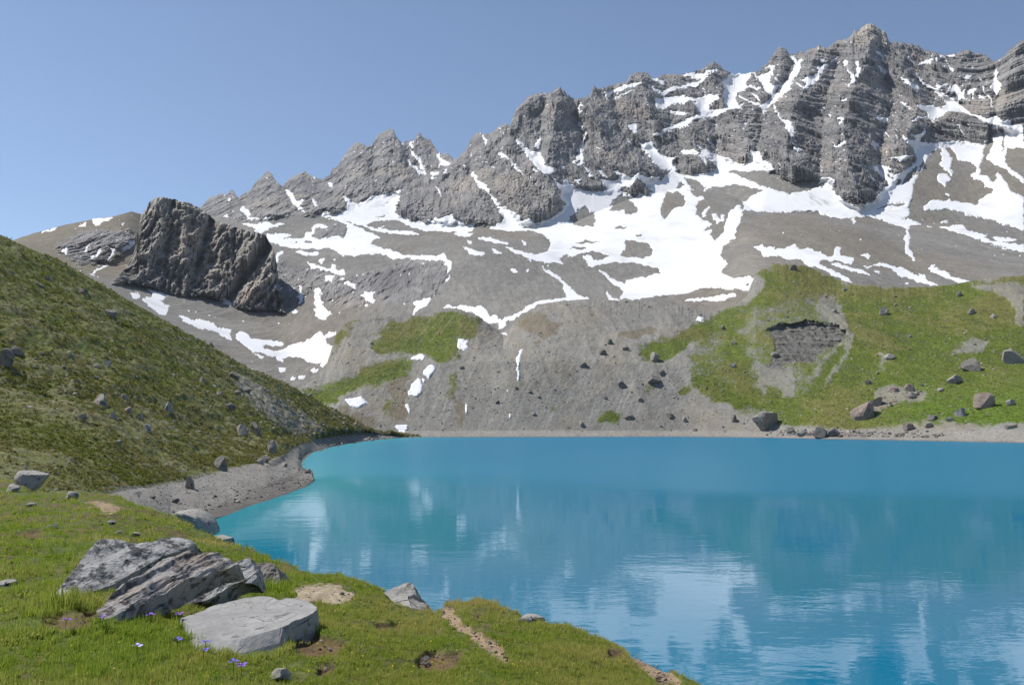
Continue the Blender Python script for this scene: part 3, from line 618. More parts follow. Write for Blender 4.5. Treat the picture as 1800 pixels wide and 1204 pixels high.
    rk = mixc(rk, np.array([.34, .30, .24]), sstep(1495, 1512, PX) * sstep(1565, 1548, PX) * sstep(95, 70, PY) * .6)
    col = scree + (rk - scree) * rock[..., None]
    hill = sstep(300, 250, PX) * sstep(500, 470, PY)
    col = mixc(col, np.array([.150, .128, .085]) , hill * (1 - rock) * .75)
    lowr = rock * sstep(400, 440, PY); crev_shade = sstep(.05, .4, fbm(X / 7, 3.3, Zw / 6, 4))  # dark noise paints crevice shade into the low rock
    col = mixc(col, np.array([.105, .10, .095]), lowr * crev_shade * .6)
    col = mixc(col, np.array([.115, .11, .11]), dark * .6)
    blk = sstep(.30, .5, fbm(PX / 2.3, PY / 1.9, 5.5, 2)) * scr
    col = col * (1 - .25 * blk)[..., None]
    pale = sstep(.33, .5, fbm(PX / 2.1 + 50, PY / 1.8, 9.5, 2)) * scr
    col = col * (1 + .28 * pale)[..., None]
    me = make_mesh('mountain', P, grid_quads(nr, nc), col, False)
    mat = terrain_material('mountain_rock', scales=((.03, .14), (.25, .22)), bump=((.12, 3.0, .6), (.5, .8, .6)), stretch=(1, .12, .8))
    o = tag(add_obj('mountain', me, mat), 'grey jagged mountain wall with scree slopes and moraines behind the lake', None, None, 'structure')
    # ---- snow: a sheet of its own that dips under the rock where it ends
    mk = np.clip(m, -1, 1)
    Db = Dt.copy()
    for _ in range(2):
        Db[1:-1] = (Db[:-2] + Db[1:-1] + Db[2:]) / 3; Db[:, 1:-1] = (Db[:, :-2] + Db[:, 1:-1] + Db[:, 2:]) / 3
    Ds = Db - (2.2 * mk + .25) * np.clip(D / 1200, .55, 1.2) * (1 + 2.2 * rock)
    Ds = Ds - .6 * fbm(X / 60, Y / 900, Zw / 60, 2)
    Psn = at(PX, PY, Ds)
    mm = m[:-1, :-1]
    mx = np.maximum(np.maximum(m[:-1, :-1], m[1:, :-1]), np.maximum(m[:-1, 1:], m[1:, 1:]))
    keep = (mx > -.25); keep[face_rows + 2:] = False
    Q = grid_quads(nr, nc, keep)
    used, Q2 = compact(Psn.reshape(-1, 3), Q)
    dirt = sstep(.0, .6, fbm(X / 30, Y / 60, Zw / 60 + 3, 5, 2.1, .6)) * .22
    streak = np.zeros_like(dirt)
    for x0, y0, x1, y1 in [(1340, 305, 1400, 350), (1410, 335, 1455, 368)]:
        u = ((PX - x0) * (x1 - x0) + (PY - y0) * (y1 - y0)) / ((x1 - x0) ** 2 + (y1 - y0) ** 2)
        v = ((PX - x0) * (y1 - y0) - (PY - y0) * (x1 - x0)) / math.hypot(x1 - x0, y1 - y0)
        streak = np.maximum(streak, sstep(0, .2, u) * sstep(1.1, .8, u) * sstep(14, 3, np.abs(v)) * sstep(-.05, .35, fbm(u * 3, v / 5, 2.2, 4)))
    sc = np.array([.68, .685, .70]) * (1 - dirt - .42 * streak)[..., None]
    ms = make_mesh('snow', Psn.reshape(-1, 3)[used], Q2, sc.reshape(-1, 3)[used])
    tag(add_obj('snow', ms, SNOW), 'white summer snowfields lying in the basin, couloirs and ledges of the mountain', 'snow', None, 'stuff')
    return Layer(PX, PY, P, 0, face_rows)

def snow_material():
    m = terrain_material('old_snow', scales=((.08, .04),), bump=((.06, 1.2, .35), (.6, .25, .3)), rough=.7, spec=.2)
    return m
SNOW = snow_material()
MOUNTAIN = build_mountain()

# ------------------------------------------------------------------ the dark crag left of the basin
def build_crag():
    top = [(192,499),(205,489),(214,478),(222,470),(232,452),(240,430),(243,415),(240,402),(246,384),(250,374),(258,366),(262,357),(270,350),(280,346),(290,347),(300,349),(316,354),(332,356),(345,363),(353,368),(360,372),(372,382),(382,390),(400,395),(420,401),(440,407),(462,411),(468,415),(472,424),(479,434),(484,450),(488,475),(492,505),(497,530),(502,549)]
    base = [(192,500),(225,496),(250,501),(290,513),(320,519),(345,521),(380,526),(400,531),(425,541),(450,546),(470,543),(485,548),(502,550)]
    def mD(x, y): return MOUNTAIN.hit(x, y)[1]
    pb = [(x, y, mD(x, y) - 6) for x, y in base]
    xs = np.array([q[0] for q in pb]); Db = np.array([q[2] for q in pb])
    pb = [(x, np.interp(x, xs, [q[1] for q in pb]) + 7 * float(noise3(x / 17.0, .5, .5)) + 4 * float(noise3(x / 6.0, 4.5, .5)), np.interp(x, xs, Db)) for x in range(192, 505, 5)]
    sub = [(x, y + 12, D + 25) for x, y, D in pb]
    rise = lambda x: 95 * math.sqrt(max(0.0, 1 - ((x - 346) / 158.0) ** 2))
    pt = [(x, y, np.interp(x, xs, Db) + rise(x)) for x, y in top]
    pk = [(x, y + 45, D + 110) for x, y, D in pt]
    PX, PY, D = loft([sub, pb, pt, pk], [6, 150, 24], 190, 503, 290, 8)
    nr, nc = PX.shape
    t = np.zeros(nr); t[6:157] = np.linspace(0, 1, 151); t[157:] = 1
    PY = PY + (1.6 * noise3(PX / 5, 7.7, 2) + 1.2 * noise3(PX / 2.2, 1.7, 2)) * (t ** 5)[:, None]
    P0 = at(PX, PY, D); X, Y, Zw = P0[..., 0], P0[..., 1], P0[..., 2]
    wx = 14 * fbm(X / 60, Y / 900, Zw / 60, 3)
    big = ridged((X + wx - .3 * Zw) / 46, Y / 900, (Zw + wx) / 110, 3) - .45
    med = ridged((X + .6 * wx - .15 * Zw) / 19, Y / 900, Zw / 62, 3) - .45
    sml = ridged((X + .3 * wx) / 6.5, Y / 900, (Zw + .3 * wx) / 17, 3) - .45
    fin = ridged(X / 2.6, Y / 900, Zw / 2.8, 2) - .45
    led = fbm(X / 40, Y / 900, (Zw - .35 * X) / 13, 3)
    qc = fbm((X + .4 * wx) / 14, Y / 900, (Zw + .4 * wx) / 20, 5, 2.1, .66) * 5; bl = np.floor(qc) + sstep(0, .3, qc - np.floor(qc))
    qd = fbm(X / 5.5 + 4, Y / 900, Zw / 6.5, 2) * 4; bl2 = np.floor(qd) + sstep(0, .3, qd - np.floor(qd))
    rel = -(4.2 * bl + 1.6 * bl2 + 10 * big + 13 * med + 15 * sml + 5.5 * fin + 1.5 * led)
    # the big diagonal cleft towards its right end and the gully right of the summit
    def cleft(x0, y0, x1, y1, w, dep):
        u = np.clip(((PX - x0) * (x1 - x0) + (PY - y0) * (y1 - y0)) / ((x1 - x0) ** 2 + (y1 - y0) ** 2), 0, 1)
        dd = np.hypot(PX - x0 - u * (x1 - x0), PY - y0 - u * (y1 - y0)) + 2.5 * noise3(PX / 6, PY / 7, 3)
        return dep * np.exp(-(dd / w) ** 2)
    cr = np.zeros(PX.shape); rag = (5 * noise3(PX / 11, PY / 9, 3) + 3 * noise3(PX / 4, PY / 4, 3), 5 * noise3(PX / 11, PY / 9, 9))
    for w, amp, pts in CRAG_LINES:
        crease(cr, PX, PY, pts, w, amp, rag)
    rel = rel + .75 * cr
    rel = rel + cleft(400, 530, 470, 440, 7, 24) + cleft(372, 390, 350, 470, 5, 15) + cleft(484, 440, 488, 540, 3.2, 12) + cleft(530, 500, 526, 545, 3, 9)
    rel = rel - 16 * sstep(300, 240, PY * 0 + PX) * sstep(455, 490, PY)
    ed = np.ones(nr); ed[:10] = np.linspace(0, 1, 10); ed[150:158] = np.linspace(1, .5, 8); ed[158:] = .3
    side = sstep(190, 215, PX) * sstep(504, 492, PX)
    P = at(PX, PY, no_overhang(D + rel * ed[:, None] * (.25 + .75 * side), 6, 156, .8, .55))
    msn = (snow_soft.get(PX, PY) - .38) * 2.3 + .4 * noise3(PX / 2.5, PY / 2, 1)
    dc = np.linalg.norm(P[..., :2], axis=-1)
    Pc = at(PX, PY, P[..., 1] - 1.6 * np.clip(msn, -1, 1) - .4)
    kp = (np.maximum(msn[:-1, :-1], msn[1:, 1:]) > -.2); kp[:6] = False; kp[154:] = False
    Qc = grid_quads(nr, nc, kp)
    if len(Qc):
        us, Qc2 = compact(Pc.reshape(-1, 3), Qc)
        tag(add_obj('snow', make_mesh('crag_snow', Pc.reshape(-1, 3)[us], Qc2, np.tile([.68, .685, .70], (int(us.sum()), 1))), SNOW), 'thin snow strips in the clefts of the dark crag', 'snow', None, 'stuff')
    n1 = fbm(X / 22, Y / 900, Zw / 30, 4); n2 = fbm(X / 5 + 4, Y / 900, Zw / 6, 4); n3 = fbm(X / 40 + 8, Y / 900, Zw / 40, 3)
    col = np.array([.30, .278, .25]) * (1 + .36 * n2 + .3 * n1)[..., None]
    col = mixc(col, np.array([.27, .215, .155]), sstep(.05, .5, n3 + .4 * n1) * .6)
    col = mixc(col, np.array([.27, .27, .265]), sstep(330, 240, PX) * sstep(445, 500, PY) * (.35 + .5 * sstep(-.1, .3, n2)))
    col = mixc(col, np.array([.115, .11, .11]), sstep(.05, .4, -n1 + .4 * n2) * .6)
    red = np.exp(-(((PX - 442) / 15) ** 2 + ((PY - 522) / 14) ** 2)) + .5 * np.exp(-(((PX - 330) / 14) ** 2 + ((PY - 415) / 18) ** 2))
    col = mixc(col, np.array([.30, .17, .10]), np.clip(red * (.5 + n2), 0, .75))
    tb = np.zeros(nr); tb[6:157] = np.linspace(0, 1, 151); tb[157:] = 1
    tal = np.clip(sstep(.16, .0, tb[:, None] + .12 * n2) + sstep(480, 520, PX + 30 * n2) * .4, 0, 1)
    col = mixc(col, np.array([.19, .18, .163]), tal)
    me = make_mesh('rock_crag', P, grid_quads(nr, nc), col, False)
    mat = terrain_material('crag_rock', scales=((.09, .16), (.6, .24)), bump=((.3, 1.5, .6), (1.2, .4, .6)), stretch=(1, .2, .8))
    tag(add_obj('rock_crag', me, mat), 'dark blocky rock crag with ochre stains standing left of the snowy basin', 'crag')
    return Layer(PX, PY, P, 6, 156)
CRAG = build_crag()

# ------------------------------------------------------------------ the slope above the far shore with the green hill on the right
WATERLINE = [(430,772),(640,768.6),(700,768),(1000,767.6),(1200,767.4),(1350,769),(1450,771.5),(1550,773),(1650,775),(1800,778),(2040,784)]
def wD(py): return CZ * FPX / (py - 738.4)
CREST = [(430,712),(480,694),(520,684),(545,672),(575,640),(590,592),(612,566),(650,556),(700,556),(730,556),(780,548),(810,545),(840,556),(868,577),(885,586),(905,570),(930,548),(960,536),(1000,529),(1030,527),(1100,529),(1140,531),(1180,534),(1225,545),(1255,549),(1290,538),(1312,522),(1328,482),(1345,470),(1362,465),(1380,463),(1410,467),(1440,476),(1470,492),(1500,499),(1540,502),(1580,505),(1630,505),(1660,502),(1700,495),(1740,490),(1800,485),(2040,470)]
def build_slope():
    w0 = [(x, y + 8, wD(y) - 14) for x, y in WATERLINE]
    w1 = [(x, y, wD(y)) for x, y in WATERLINE]
    shore = [(x, y, wD(np.interp(x, [q[0] for q in WATERLINE], [q[1] for q in WATERLINE])) + 9) for x, y in [(430,764),(640,758),(700,757),(1000,756),(1200,757),(1350,757),(1450,757),(1550,757),(1650,754),(1800,752),(2040,750)]]
    mid = [(430,740,318),(520,716,322),(560,700,326),(620,672,338),(700,650,346),(780,640,346),(840,632,346),(900,640,340),(1000,640,342),(1100,640,342),(1200,640,340),(1300,640,334),(1400,640,326),(1500,640,318),(1600,636,312),(1800,630,300),(2040,625,295)]
    crD = np.interp([c[0] for c in CREST], [430, 545, 600, 700, 800, 1000, 1200, 1300, 1345, 1440, 1500, 1600, 1800, 2040], [332, 345, 395, 405, 410, 415, 415, 410, 425, 420, 400, 390, 375, 365])
    cr = [(x, y, D) for (x, y), D in zip(CREST, crD)]
    bk = [(x, y + 22, D + 28) for x, y, D in cr]
    PX, PY, D = loft([w0, w1, shore, mid, cr, bk], [4, 14, 112, 118, 14], 440, 1930, 1180, 10, (0, 1, 2, 3))
    nr, nc = PX.shape
    fr = 4 + 14 + 112 + 118
    t = np.zeros(nr); t[130:fr + 1] = np.linspace(0, 1, fr + 1 - 130); t[fr + 1:] = 1
    # smooth the break between the lofted bands
    I = 1 / D
    for _ in range(26):
        J = I.copy(); J[20:fr - 2] = (I[19:fr - 3] + 2 * I[20:fr - 2] + I[21:fr - 1]) / 4; I = J
    D = 1 / I
    gr = sstep(1180, 1300, PX)
    PY = PY + (.8 * noise3(PX / 9, 2.7, 5) + .7 * noise3(PX / 3, 5.7, 5)) * (t ** 6)[:, None]
    P0 = at(PX, PY, D); X, Y, Zw = P0[..., 0], P0[..., 1], P0[..., 2]
    jx = 30 * fbm(PX / 34, PY / 24, 1.7, 5, 2.05, .68); jy = 19 * fbm(PX / 34, PY / 24, 8.7, 5, 2.05, .68)
    grass = grass_b.get(PX + jx, PY + jy); olive = olive_b.get(PX + jx, PY + jy); cliff = cliff_b.get(PX + .7 * jx, PY + .7 * jy); bare = bare_b.get(PX + .8 * jx, PY + .8 * jy)
    nA = fbm(X / 6, Y / 30, Zw / 4, 4); nB = fbm(X / 1.7, Y / 12, Zw / 1.3, 3); nC = fbm(X / 26, Y / 60, Zw / 22, 3)
    gfac = sstep(.12, .85, grass + .5 * nA + .45 * nB + .25 * nC); gfac = gfac * (1 - .8 * sstep(.2, .8, bare + .5 * nA + .3 * nB))
    cfac = sstep(.35, .6, cliff + .12 * nB)
    # relief: gullies on the bare bowl, terracettes on grass, a stepped cliff band on the hill
    gul = ridged((X + .25 * Zw + 6 * nC) / 24, Y / 120, Zw / 190, 3) - .45
    gul2 = ridged((X + .3 * Zw + 3 * nC) / 8.5, Y / 120, Zw / 70, 3) - .45
    up = sstep(762, 690, PY) * .9 + .1 * sstep(768, 755, PY)
    lift = (1.5 * gul * (1 - gfac * .7) + .55 * gul2 * (1 - gfac * .6) + 1.1 * nC + .45 * nA + .22 * nB + .16 * (ridged(X / 1.3, Y / 1.3, 3.3, 3) - .4)) * up
    rel = -0.0 * (4.2 * gul * (1 - gfac * .7) + 1.5 * gul2 * (1 - gfac * .6) + 2.6 * nC + 1.0 * nA + .45 * nB + .35 * ridged(X / 1.2, Y / 120, Zw / 1.0, 3) - .1) * up
    
    topw = sstep(.05, .5, cliff) * (1 - sstep(575, 640, PY) * .8)
    blocks = ridged(X / 4.2, Y / 120, Zw / 30, 3) - .4
    lay = fbm(X / 16, Y / 120, (Zw + .06 * X) / .95, 3)
    ctop = np.interp(PX, [1325, 1342, 1360, 1380, 1420, 1470, 1492, 1500], [590, 580, 572, 566, 563, 573, 588, 592])
    brow = np.exp(-((PY - ctop + 1 + 2.5 * nA) / 5.0) ** 2) * sstep(1330, 1350, PX) * sstep(1496, 1480, PX)
    rel = rel - 3.0 * brow + cfac * sstep(1335, 1395, PX) * (2.6 - 1.5 * lay - 2.4 * blocks - 1.2 * nB)
    lip = np.ones(nr); lip[fr - 5:fr + 1] = np.linspace(1, .5, 6); lip[fr + 1:] = .3
    P = at(PX, PY, D + rel * lip[:, None])
    P[..., 2] += lift * lip[:, None]
    shore_f = sstep(752, 760, PY - 3 * nA * 0 + 2.0 * noise3(PX / 9, PY / 5, 3))
    P[..., 2] = np.where(P[..., 2] < .9, P[..., 2] + .18 * nB * sstep(0, .4, P[..., 2]), P[..., 2])
    # ---- albedo
    sp = fbm(PX / 2.0, PY / 1.6, 5.5, 2); sp2 = fbm(PX / 1.7 + 30, PY / 1.6, 8.5, 2)
    col = np.array([.212, .202, .180]) * (1 + .16 * nA + .20 * nB + .10 * gul)[..., None]
    col = mixc(col, np.array([.225, .192, .145]), sstep(.02, .45, nC) * .5)
    col = mixc(col, np.array([.205, .208, .202]), sstep(.05, .5, -nC) * .5 * sstep(880, 960, PX) * sstep(1200, 1100, PX))
    rill = fbm((PX + .45 * (PY - 640)) / 5.5, PY / 130, 2.9, 3)
    col = mixc(col, np.array([.30, .29, .27]), sstep(.05, .5, rill) * .55 * sstep(1260, 1120, PX) * sstep(540, 620, PY))
    col = mixc(col, np.array([.145, .14, .13]), sstep(.1, .5, -rill) * .4 * sstep(1260, 1120, PX))
    col = mixc(col, np.array([.135, .105, .058]), sstep(.35, .7, olive + .3 * nA + .15 * nB) * .62)
    g = np.array([.085, .112, .016]) * (1 + .35 * nA + .4 * nB)[..., None]
    g = mixc(g, np.array([.148, .130, .045]), sstep(-.05, .4, nC + .5 * nA + .3 * nB + .25 * sstep(620, 540, PY)) * .6 * (1 - .6 * sstep(650, 740, PY) * sstep(1480, 1650, PX)))
    g = mixc(g, np.array([.075, .130, .010]), sstep(620, 735, PY) * sstep(1450, 1650, PX) * .75)
    strip = sstep(.1, .45, fbm((PX + .8 * PY) / 3.2, (PX - PY) / 60, 3.3, 3)) * sstep(870, 800, PX) * sstep(650, 560, PY)
    g = mixc(g, np.array([.24, .21, .12]), strip * .7)
    col = col + (g - col) * gfac[..., None]
    ck = np.array([.125, .12, .115]) * (1 + .7 * lay + .3 * nB)[..., None]  # dark tone paints in the shade of the overhung face; the layers are strata
    col = col + (ck - col) * (cfac * .9)[..., None]
    col = mixc(col, np.array([.235, .222, .20]), shore_f * .75)
    wet = sstep(.35, .02, P[..., 2]); col = col * (1 - .45 * wet)[..., None]
    stone = sstep(.36, .5, sp2) * (1 - .3 * gfac) * (1 - cfac)
    col = mixc(col, np.array([.34, .33, .30]), stone * .55)
    dk = sstep(.36, .52, sp) * (1 - .4 * gfac)
    col = col * (1 - .35 * dk)[..., None]
    me = make_mesh('hillside', P, grid_quads(nr, nc), col)
    mat = terrain_material('scree_and_turf', scales=((.25, .14), (2.2, .26)), bump=((1.1, .5, .6), (4.0, .18, .6)), stretch=(1, .35, 1))
    tag(add_obj('hillside', me, mat), 'grey scree bowl and green grassy hill above the far shore', None, None, 'structure')
    L = Layer(PX, PY, P, 4, fr)
    L.gfac = gfac[4:fr]; L.all = (PX, PY, D + rel * lip[:, None]); L.lift = lift * lip[:, None]
    return L
SLOPE = build_slope()

def build_near_patches():
    PX, PY, D = SLOPE.all
    nr, nc = PX.shape
    for i, (c, flat, label) in enumerate(NEAR_PATCHES):
        pts = zp(c[0], c[1], 5.0, flat)
        mk = Mask(1.0).poly(pts)
        xs = [p[0] for p in pts]; ys = [p[1] for p in pts]
        c0 = int(np.searchsorted(PX[0], min(xs) - 8)); c1 = int(np.searchsorted(PX[0], max(xs) + 8))
        colc = (c0 + c1) // 2
        rr = np.where((PY[:248, colc] > min(ys) - 9) & (PY[:248, colc] < max(ys) + 9))[0]
        if len(rr) < 3: continue
        r0, r1 = rr.min(), rr.max() + 1
        sub = (slice(r0, r1), slice(c0, c1))
        k = 3   # finer than the ground
        def up(Aa):
            r = np.linspace(0, Aa.shape[0] - 1, (Aa.shape[0] - 1) * k + 1); cc = np.linspace(0, Aa.shape[1] - 1, (Aa.shape[1] - 1) * k + 1)
            T = np.array([np.interp(cc, np.arange(Aa.shape[1]), row) for row in Aa])
            return np.array([np.interp(r, np.arange(Aa.shape[0]), T[:, j]) for j in range(T.shape[1])]).T
        px, py, dd = up(PX[sub]), up(PY[sub]), up(D[sub]); lf = up(SLOPE.lift[sub])
        # patch the raster locally: soften only this window
        wx0 = int((min(xs) - 20 - RX0)); wx1 = int((max(xs) + 20 - RX0)); wy0 = int((min(ys) - 20 - RY0)); wy1 = int((max(ys) + 20 - RY0))
        w = mk.a[wy0:wy1, wx0:wx1]
        for _ in range(2):
            w = (np.pad(w, 1, mode='edge')[:-2, 1:-1] + w + np.pad(w, 1, mode='edge')[2:, 1:-1]) / 3
            w = (np.pad(w, 1, mode='edge')[1:-1, :-2] + w + np.pad(w, 1, mode='edge')[1:-1, 2:]) / 3
        mk.a[wy0:wy1, wx0:wx1] = w
        m = mk.get(px + .8 * noise3(px / 3, py / 3, 1.1 + i), py + .8 * noise3(px / 3, py / 3, 5.5 + i)) * 2 - 1
        thick = .7
        Pn = at(px, py, dd - thick * np.clip(m, -1, 1) * 1.0 - .15)
        Pn[..., 2] += lf + .12 * np.clip(m, -1, 1)
        mx = np.maximum(np.maximum(m[:-1, :-1], m[1:, :-1]), np.maximum(m[:-1, 1:], m[1:, 1:]))
        Q = grid_quads(px.shape[0], px.shape[1], mx > -.9)
        if not len(Q): continue
        used, Q2 = compact(Pn.reshape(-1, 3), Q)
        V = Pn.reshape(-1, 3)[used]
        cen = V.mean(0)
        cc = np.tile(np.array([.68, .685, .70]), (len(V), 1))
        tag(add_obj('snow_patch', make_mesh('snow_patch', V - cen, Q2, cc), SNOW, loc=cen), label, 'snow patch', 'snow patches above the lake')
build_near_patches()

# ------------------------------------------------------------------ the green hillside on the left with its gravel shore
LEFT_WATER = [(300,925),(345,905),(380,896),(420,886),(470,874),(505,864),(540,852),(552,842),(548,832),(536,822),(529,811),(532,802),(545,795),(570,788),(605,780),(640,775),(700,769.5),(740,768.5)]
LEFT_SKY = [(-190,318),(-100,362),(0,412),(25,424),(60,440),(100,458),(150,484),(200,512),(250,541),(300,571),(350,598),(400,626),(440,646),(480,664),(520,684),(560,706),(600,726),(640,746),(665,756),(700,765),(740,768)]
def build_left():
    # rows run from the foot (water, or the meadow further left) up to the skyline
    f1 = [(-190,905,30),(0,885,33),(120,880,34.5),(200,885,36),(260,905,42),(300,922,47)]
    f1 += [(x, y, wD(y)) for x, y in [(345,905),(380,896),(420,886),(470,874),(505,864),(540,852),(552,843)]]
    f1 += [(556,843.5,84),(640,843.5,84),(740,843.5,84)]
    f1 = [(x, y + (6 if x > 555 else 0), D) for x, y, D in f1]
    f0 = [(x, y + 14, D - 4) for x, y, D in f1]
    gtop = [(-190,880,33),(0,868,40),(120,868,44),(190,868,48),(260,856,57),(330,846,66),(400,826,80),(440,817,87),(480,808,96),(497,800,104),(520,785,138),(548,774,172),(580,768,205),(620,762,240),(660,759,272),(700,763,292),(740,766,298)]
    # a small gravel cape with a bay of water behind it
    ct = [(-190,898,31),(0,880,35),(200,880,39),(300,902,50.5),(345,889,55.5),(420,869,65),(470,856,74),(505,843,84),(530,833,91),(548,835,88),(553,842,86),(556,850,86),(740,850,86)]
    dip = [(-190,892,32),(0,876,37),(200,876,42),(300,884,54),(345,873,59),(420,852,70.5),(470,838,80),(505,824,93),(524,818,104),(530,818,112),(548,816,120),(553,815,125),(560,808,135),(620,788,190),(700,776,270),(740,775,280)]
    bs = [(-190,886,32.5),(0,872,38.5),(200,872,45),(300,867,58),(345,858,62.5),(420,836,77),(470,823,87),(505,810,104),(524,806,118)]
    bs += [(x, y, wD(y)) for x, y in [(530,808),(536,801),(545,795),(570,788),(605,780),(640,775),(700,769.5),(740,768.5)]]
    m1 = [(-190,640,75),(0,680,80),(120,700,84),(200,712,88),(300,735,98),(400,758,112),(480,770,128),(520,762,160),(560,755,188),(600,752,220),(640,756,252),(700,764,290),(740,767,294)]
    skD = np.interp([c[0] for c in LEFT_SKY], [-190, 0, 200, 400, 520, 600, 660, 740], [128, 140, 165, 198, 224, 246, 272, 296])
    s1 = [(x, y, D) for (x, y), D in zip(LEFT_SKY, skD)]
    bk = [(x, y + 26, D + 22) for x, y, D in s1]
    PX, PY, D = loft([f0, f1, ct, dip, bs, gtop, m1, s1, bk], [6, 18, 14, 14, 14, 150, 170, 12], -180, 738, 780)
    nr, nc = PX.shape; fr = 6 + 60 + 150 + 170
    I = 1 / D
    for _ in range(30):
        J = I.copy(); J[70:fr - 1] = (I[69:fr - 2] + 2 * I[70:fr - 1] + I[71:fr]) / 4; I = J
    for _ in range(60):
        J = I.copy(); J[66:, 1:-1] = (I[66:, :-2] + 2 * I[66:, 1:-1] + I[66:, 2:]) / 4; I = J
    for _ in range(10):
        J = I.copy(); J[:66, 1:-1] = (I[:66, :-2] + 2 * I[:66, 1:-1] + I[:66, 2:]) / 4; I = J
    D = 1 / I
    t = np.zeros(nr); t[216:fr + 1] = np.linspace(0, 1, fr + 1 - 216); t[fr + 1:] = 1
    PY = PY + (1.3 * noise3(PX / 9, 4.4, 1) + 1.1 * noise3(PX / 3, 8.4, 1)) * (t ** 30)[:, None] * sstep(730, 600, PX)
    P0 = at(PX, PY, D); X, Y, Zw = P0[..., 0], P0[..., 1], P0[..., 2]
    r = np.arange(nr)[:, None] * np.ones((1, nc))
    grav = sstep(80, 62, r + 9 * noise3(X / 6, Y / 6, 3)) * sstep(170, 200, PX)
    scr = scree_left_m.get(PX + 6 * noise3(PX / 9, PY / 9, 1), PY + 6 * noise3(PX / 9, PY / 9, 5))
    k = np.clip(D / 110.0, .45, 1.6)
    SX = X - .35 * Zw
    nL = fbm(SX / 14, Y / 20, 1.1, 3); nM = fbm(SX / 2.6, Y / 4.5, 2.2, 4); nS = fbm(SX / .8, Y / 1.5, 3.3, 3)
    ter = ridged(SX / 1.6, Y / 3.0, 4.4, 3) - .4
    lift = (1.0 * nL + .42 * nM + .16 * nS + .30 * ter) * sstep(70, 150, r) * np.interp(D, [40, 90, 250], [.6, 1, 1.5]) + (.07 * nM + .06 * nS) * sstep(24, 60, r)
    lip = np.ones(nr); lip[fr - 5:fr + 1] = np.linspace(1, .4, 6); lip[fr + 1:] = .3
    P = at(PX, PY, D); P[..., 2] += lift * lip[:, None]
    n1 = fbm(SX / 20 + 5, Y / 30, Zw / 14, 3)
    g = np.array([.112, .130, .026]) * (1 + .35 * nM + .35 * nS)[..., None]
    brown = sstep(-.22, .40, .5 * n1 + .6 * nM + .5 * nS + .16 * sstep(560, 700, PY) - .06)
    g = mixc(g, np.array([.165, .142, .095]), brown * .62)
    g = mixc(g, np.array([.09, .125, .018]), sstep(.12, .5, n1 - .5 * nM) * .6)
    gs = sstep(.28, .5, fbm(PX / 2.4, PY / 1.7, 6.5, 2))
    g = mixc(g, np.array([.26, .25, .23]), gs * .5)
    col = mixc(g, np.array([.205, .195, .175]), sstep(.25, .75, scr + .35 * nM + .2 * nS) * .8)
    gv = np.array([.215, .203, .185]) * (1 + .18 * nS + .14 * nM + .14 * fbm(PX / 1.8, PY / 1.5, 2.5, 2))[..., None]
    col = col + (gv - col) * grav[..., None]
    wet = sstep(.28, .03, P[..., 2]) * sstep(200, 330, PX); col = col * (1 - .5 * wet)[..., None]
    dk = sstep(.34, .52, fbm(PX / 2.1 + 9, PY / 1.7, 1.5, 2)); col = col * (1 - .28 * dk)[..., None]
    me = make_mesh('hill', P, grid_quads(nr, nc), col)
    mat = terrain_material('rough_turf', scales=((.7, .16), (5.0, .30)), bump=((2.2, .25, .7), (9.0, .07, .6)))
    tag(add_obj('hill', me, mat), 'steep stony green hillside on the left sloping down to a gravel shore', None, None, 'structure')
    L = Layer(PX, PY, P, 6, fr); L.grav = grav[6:fr]; L.scr = scr[6:fr]
    return L
LEFT = build_left()
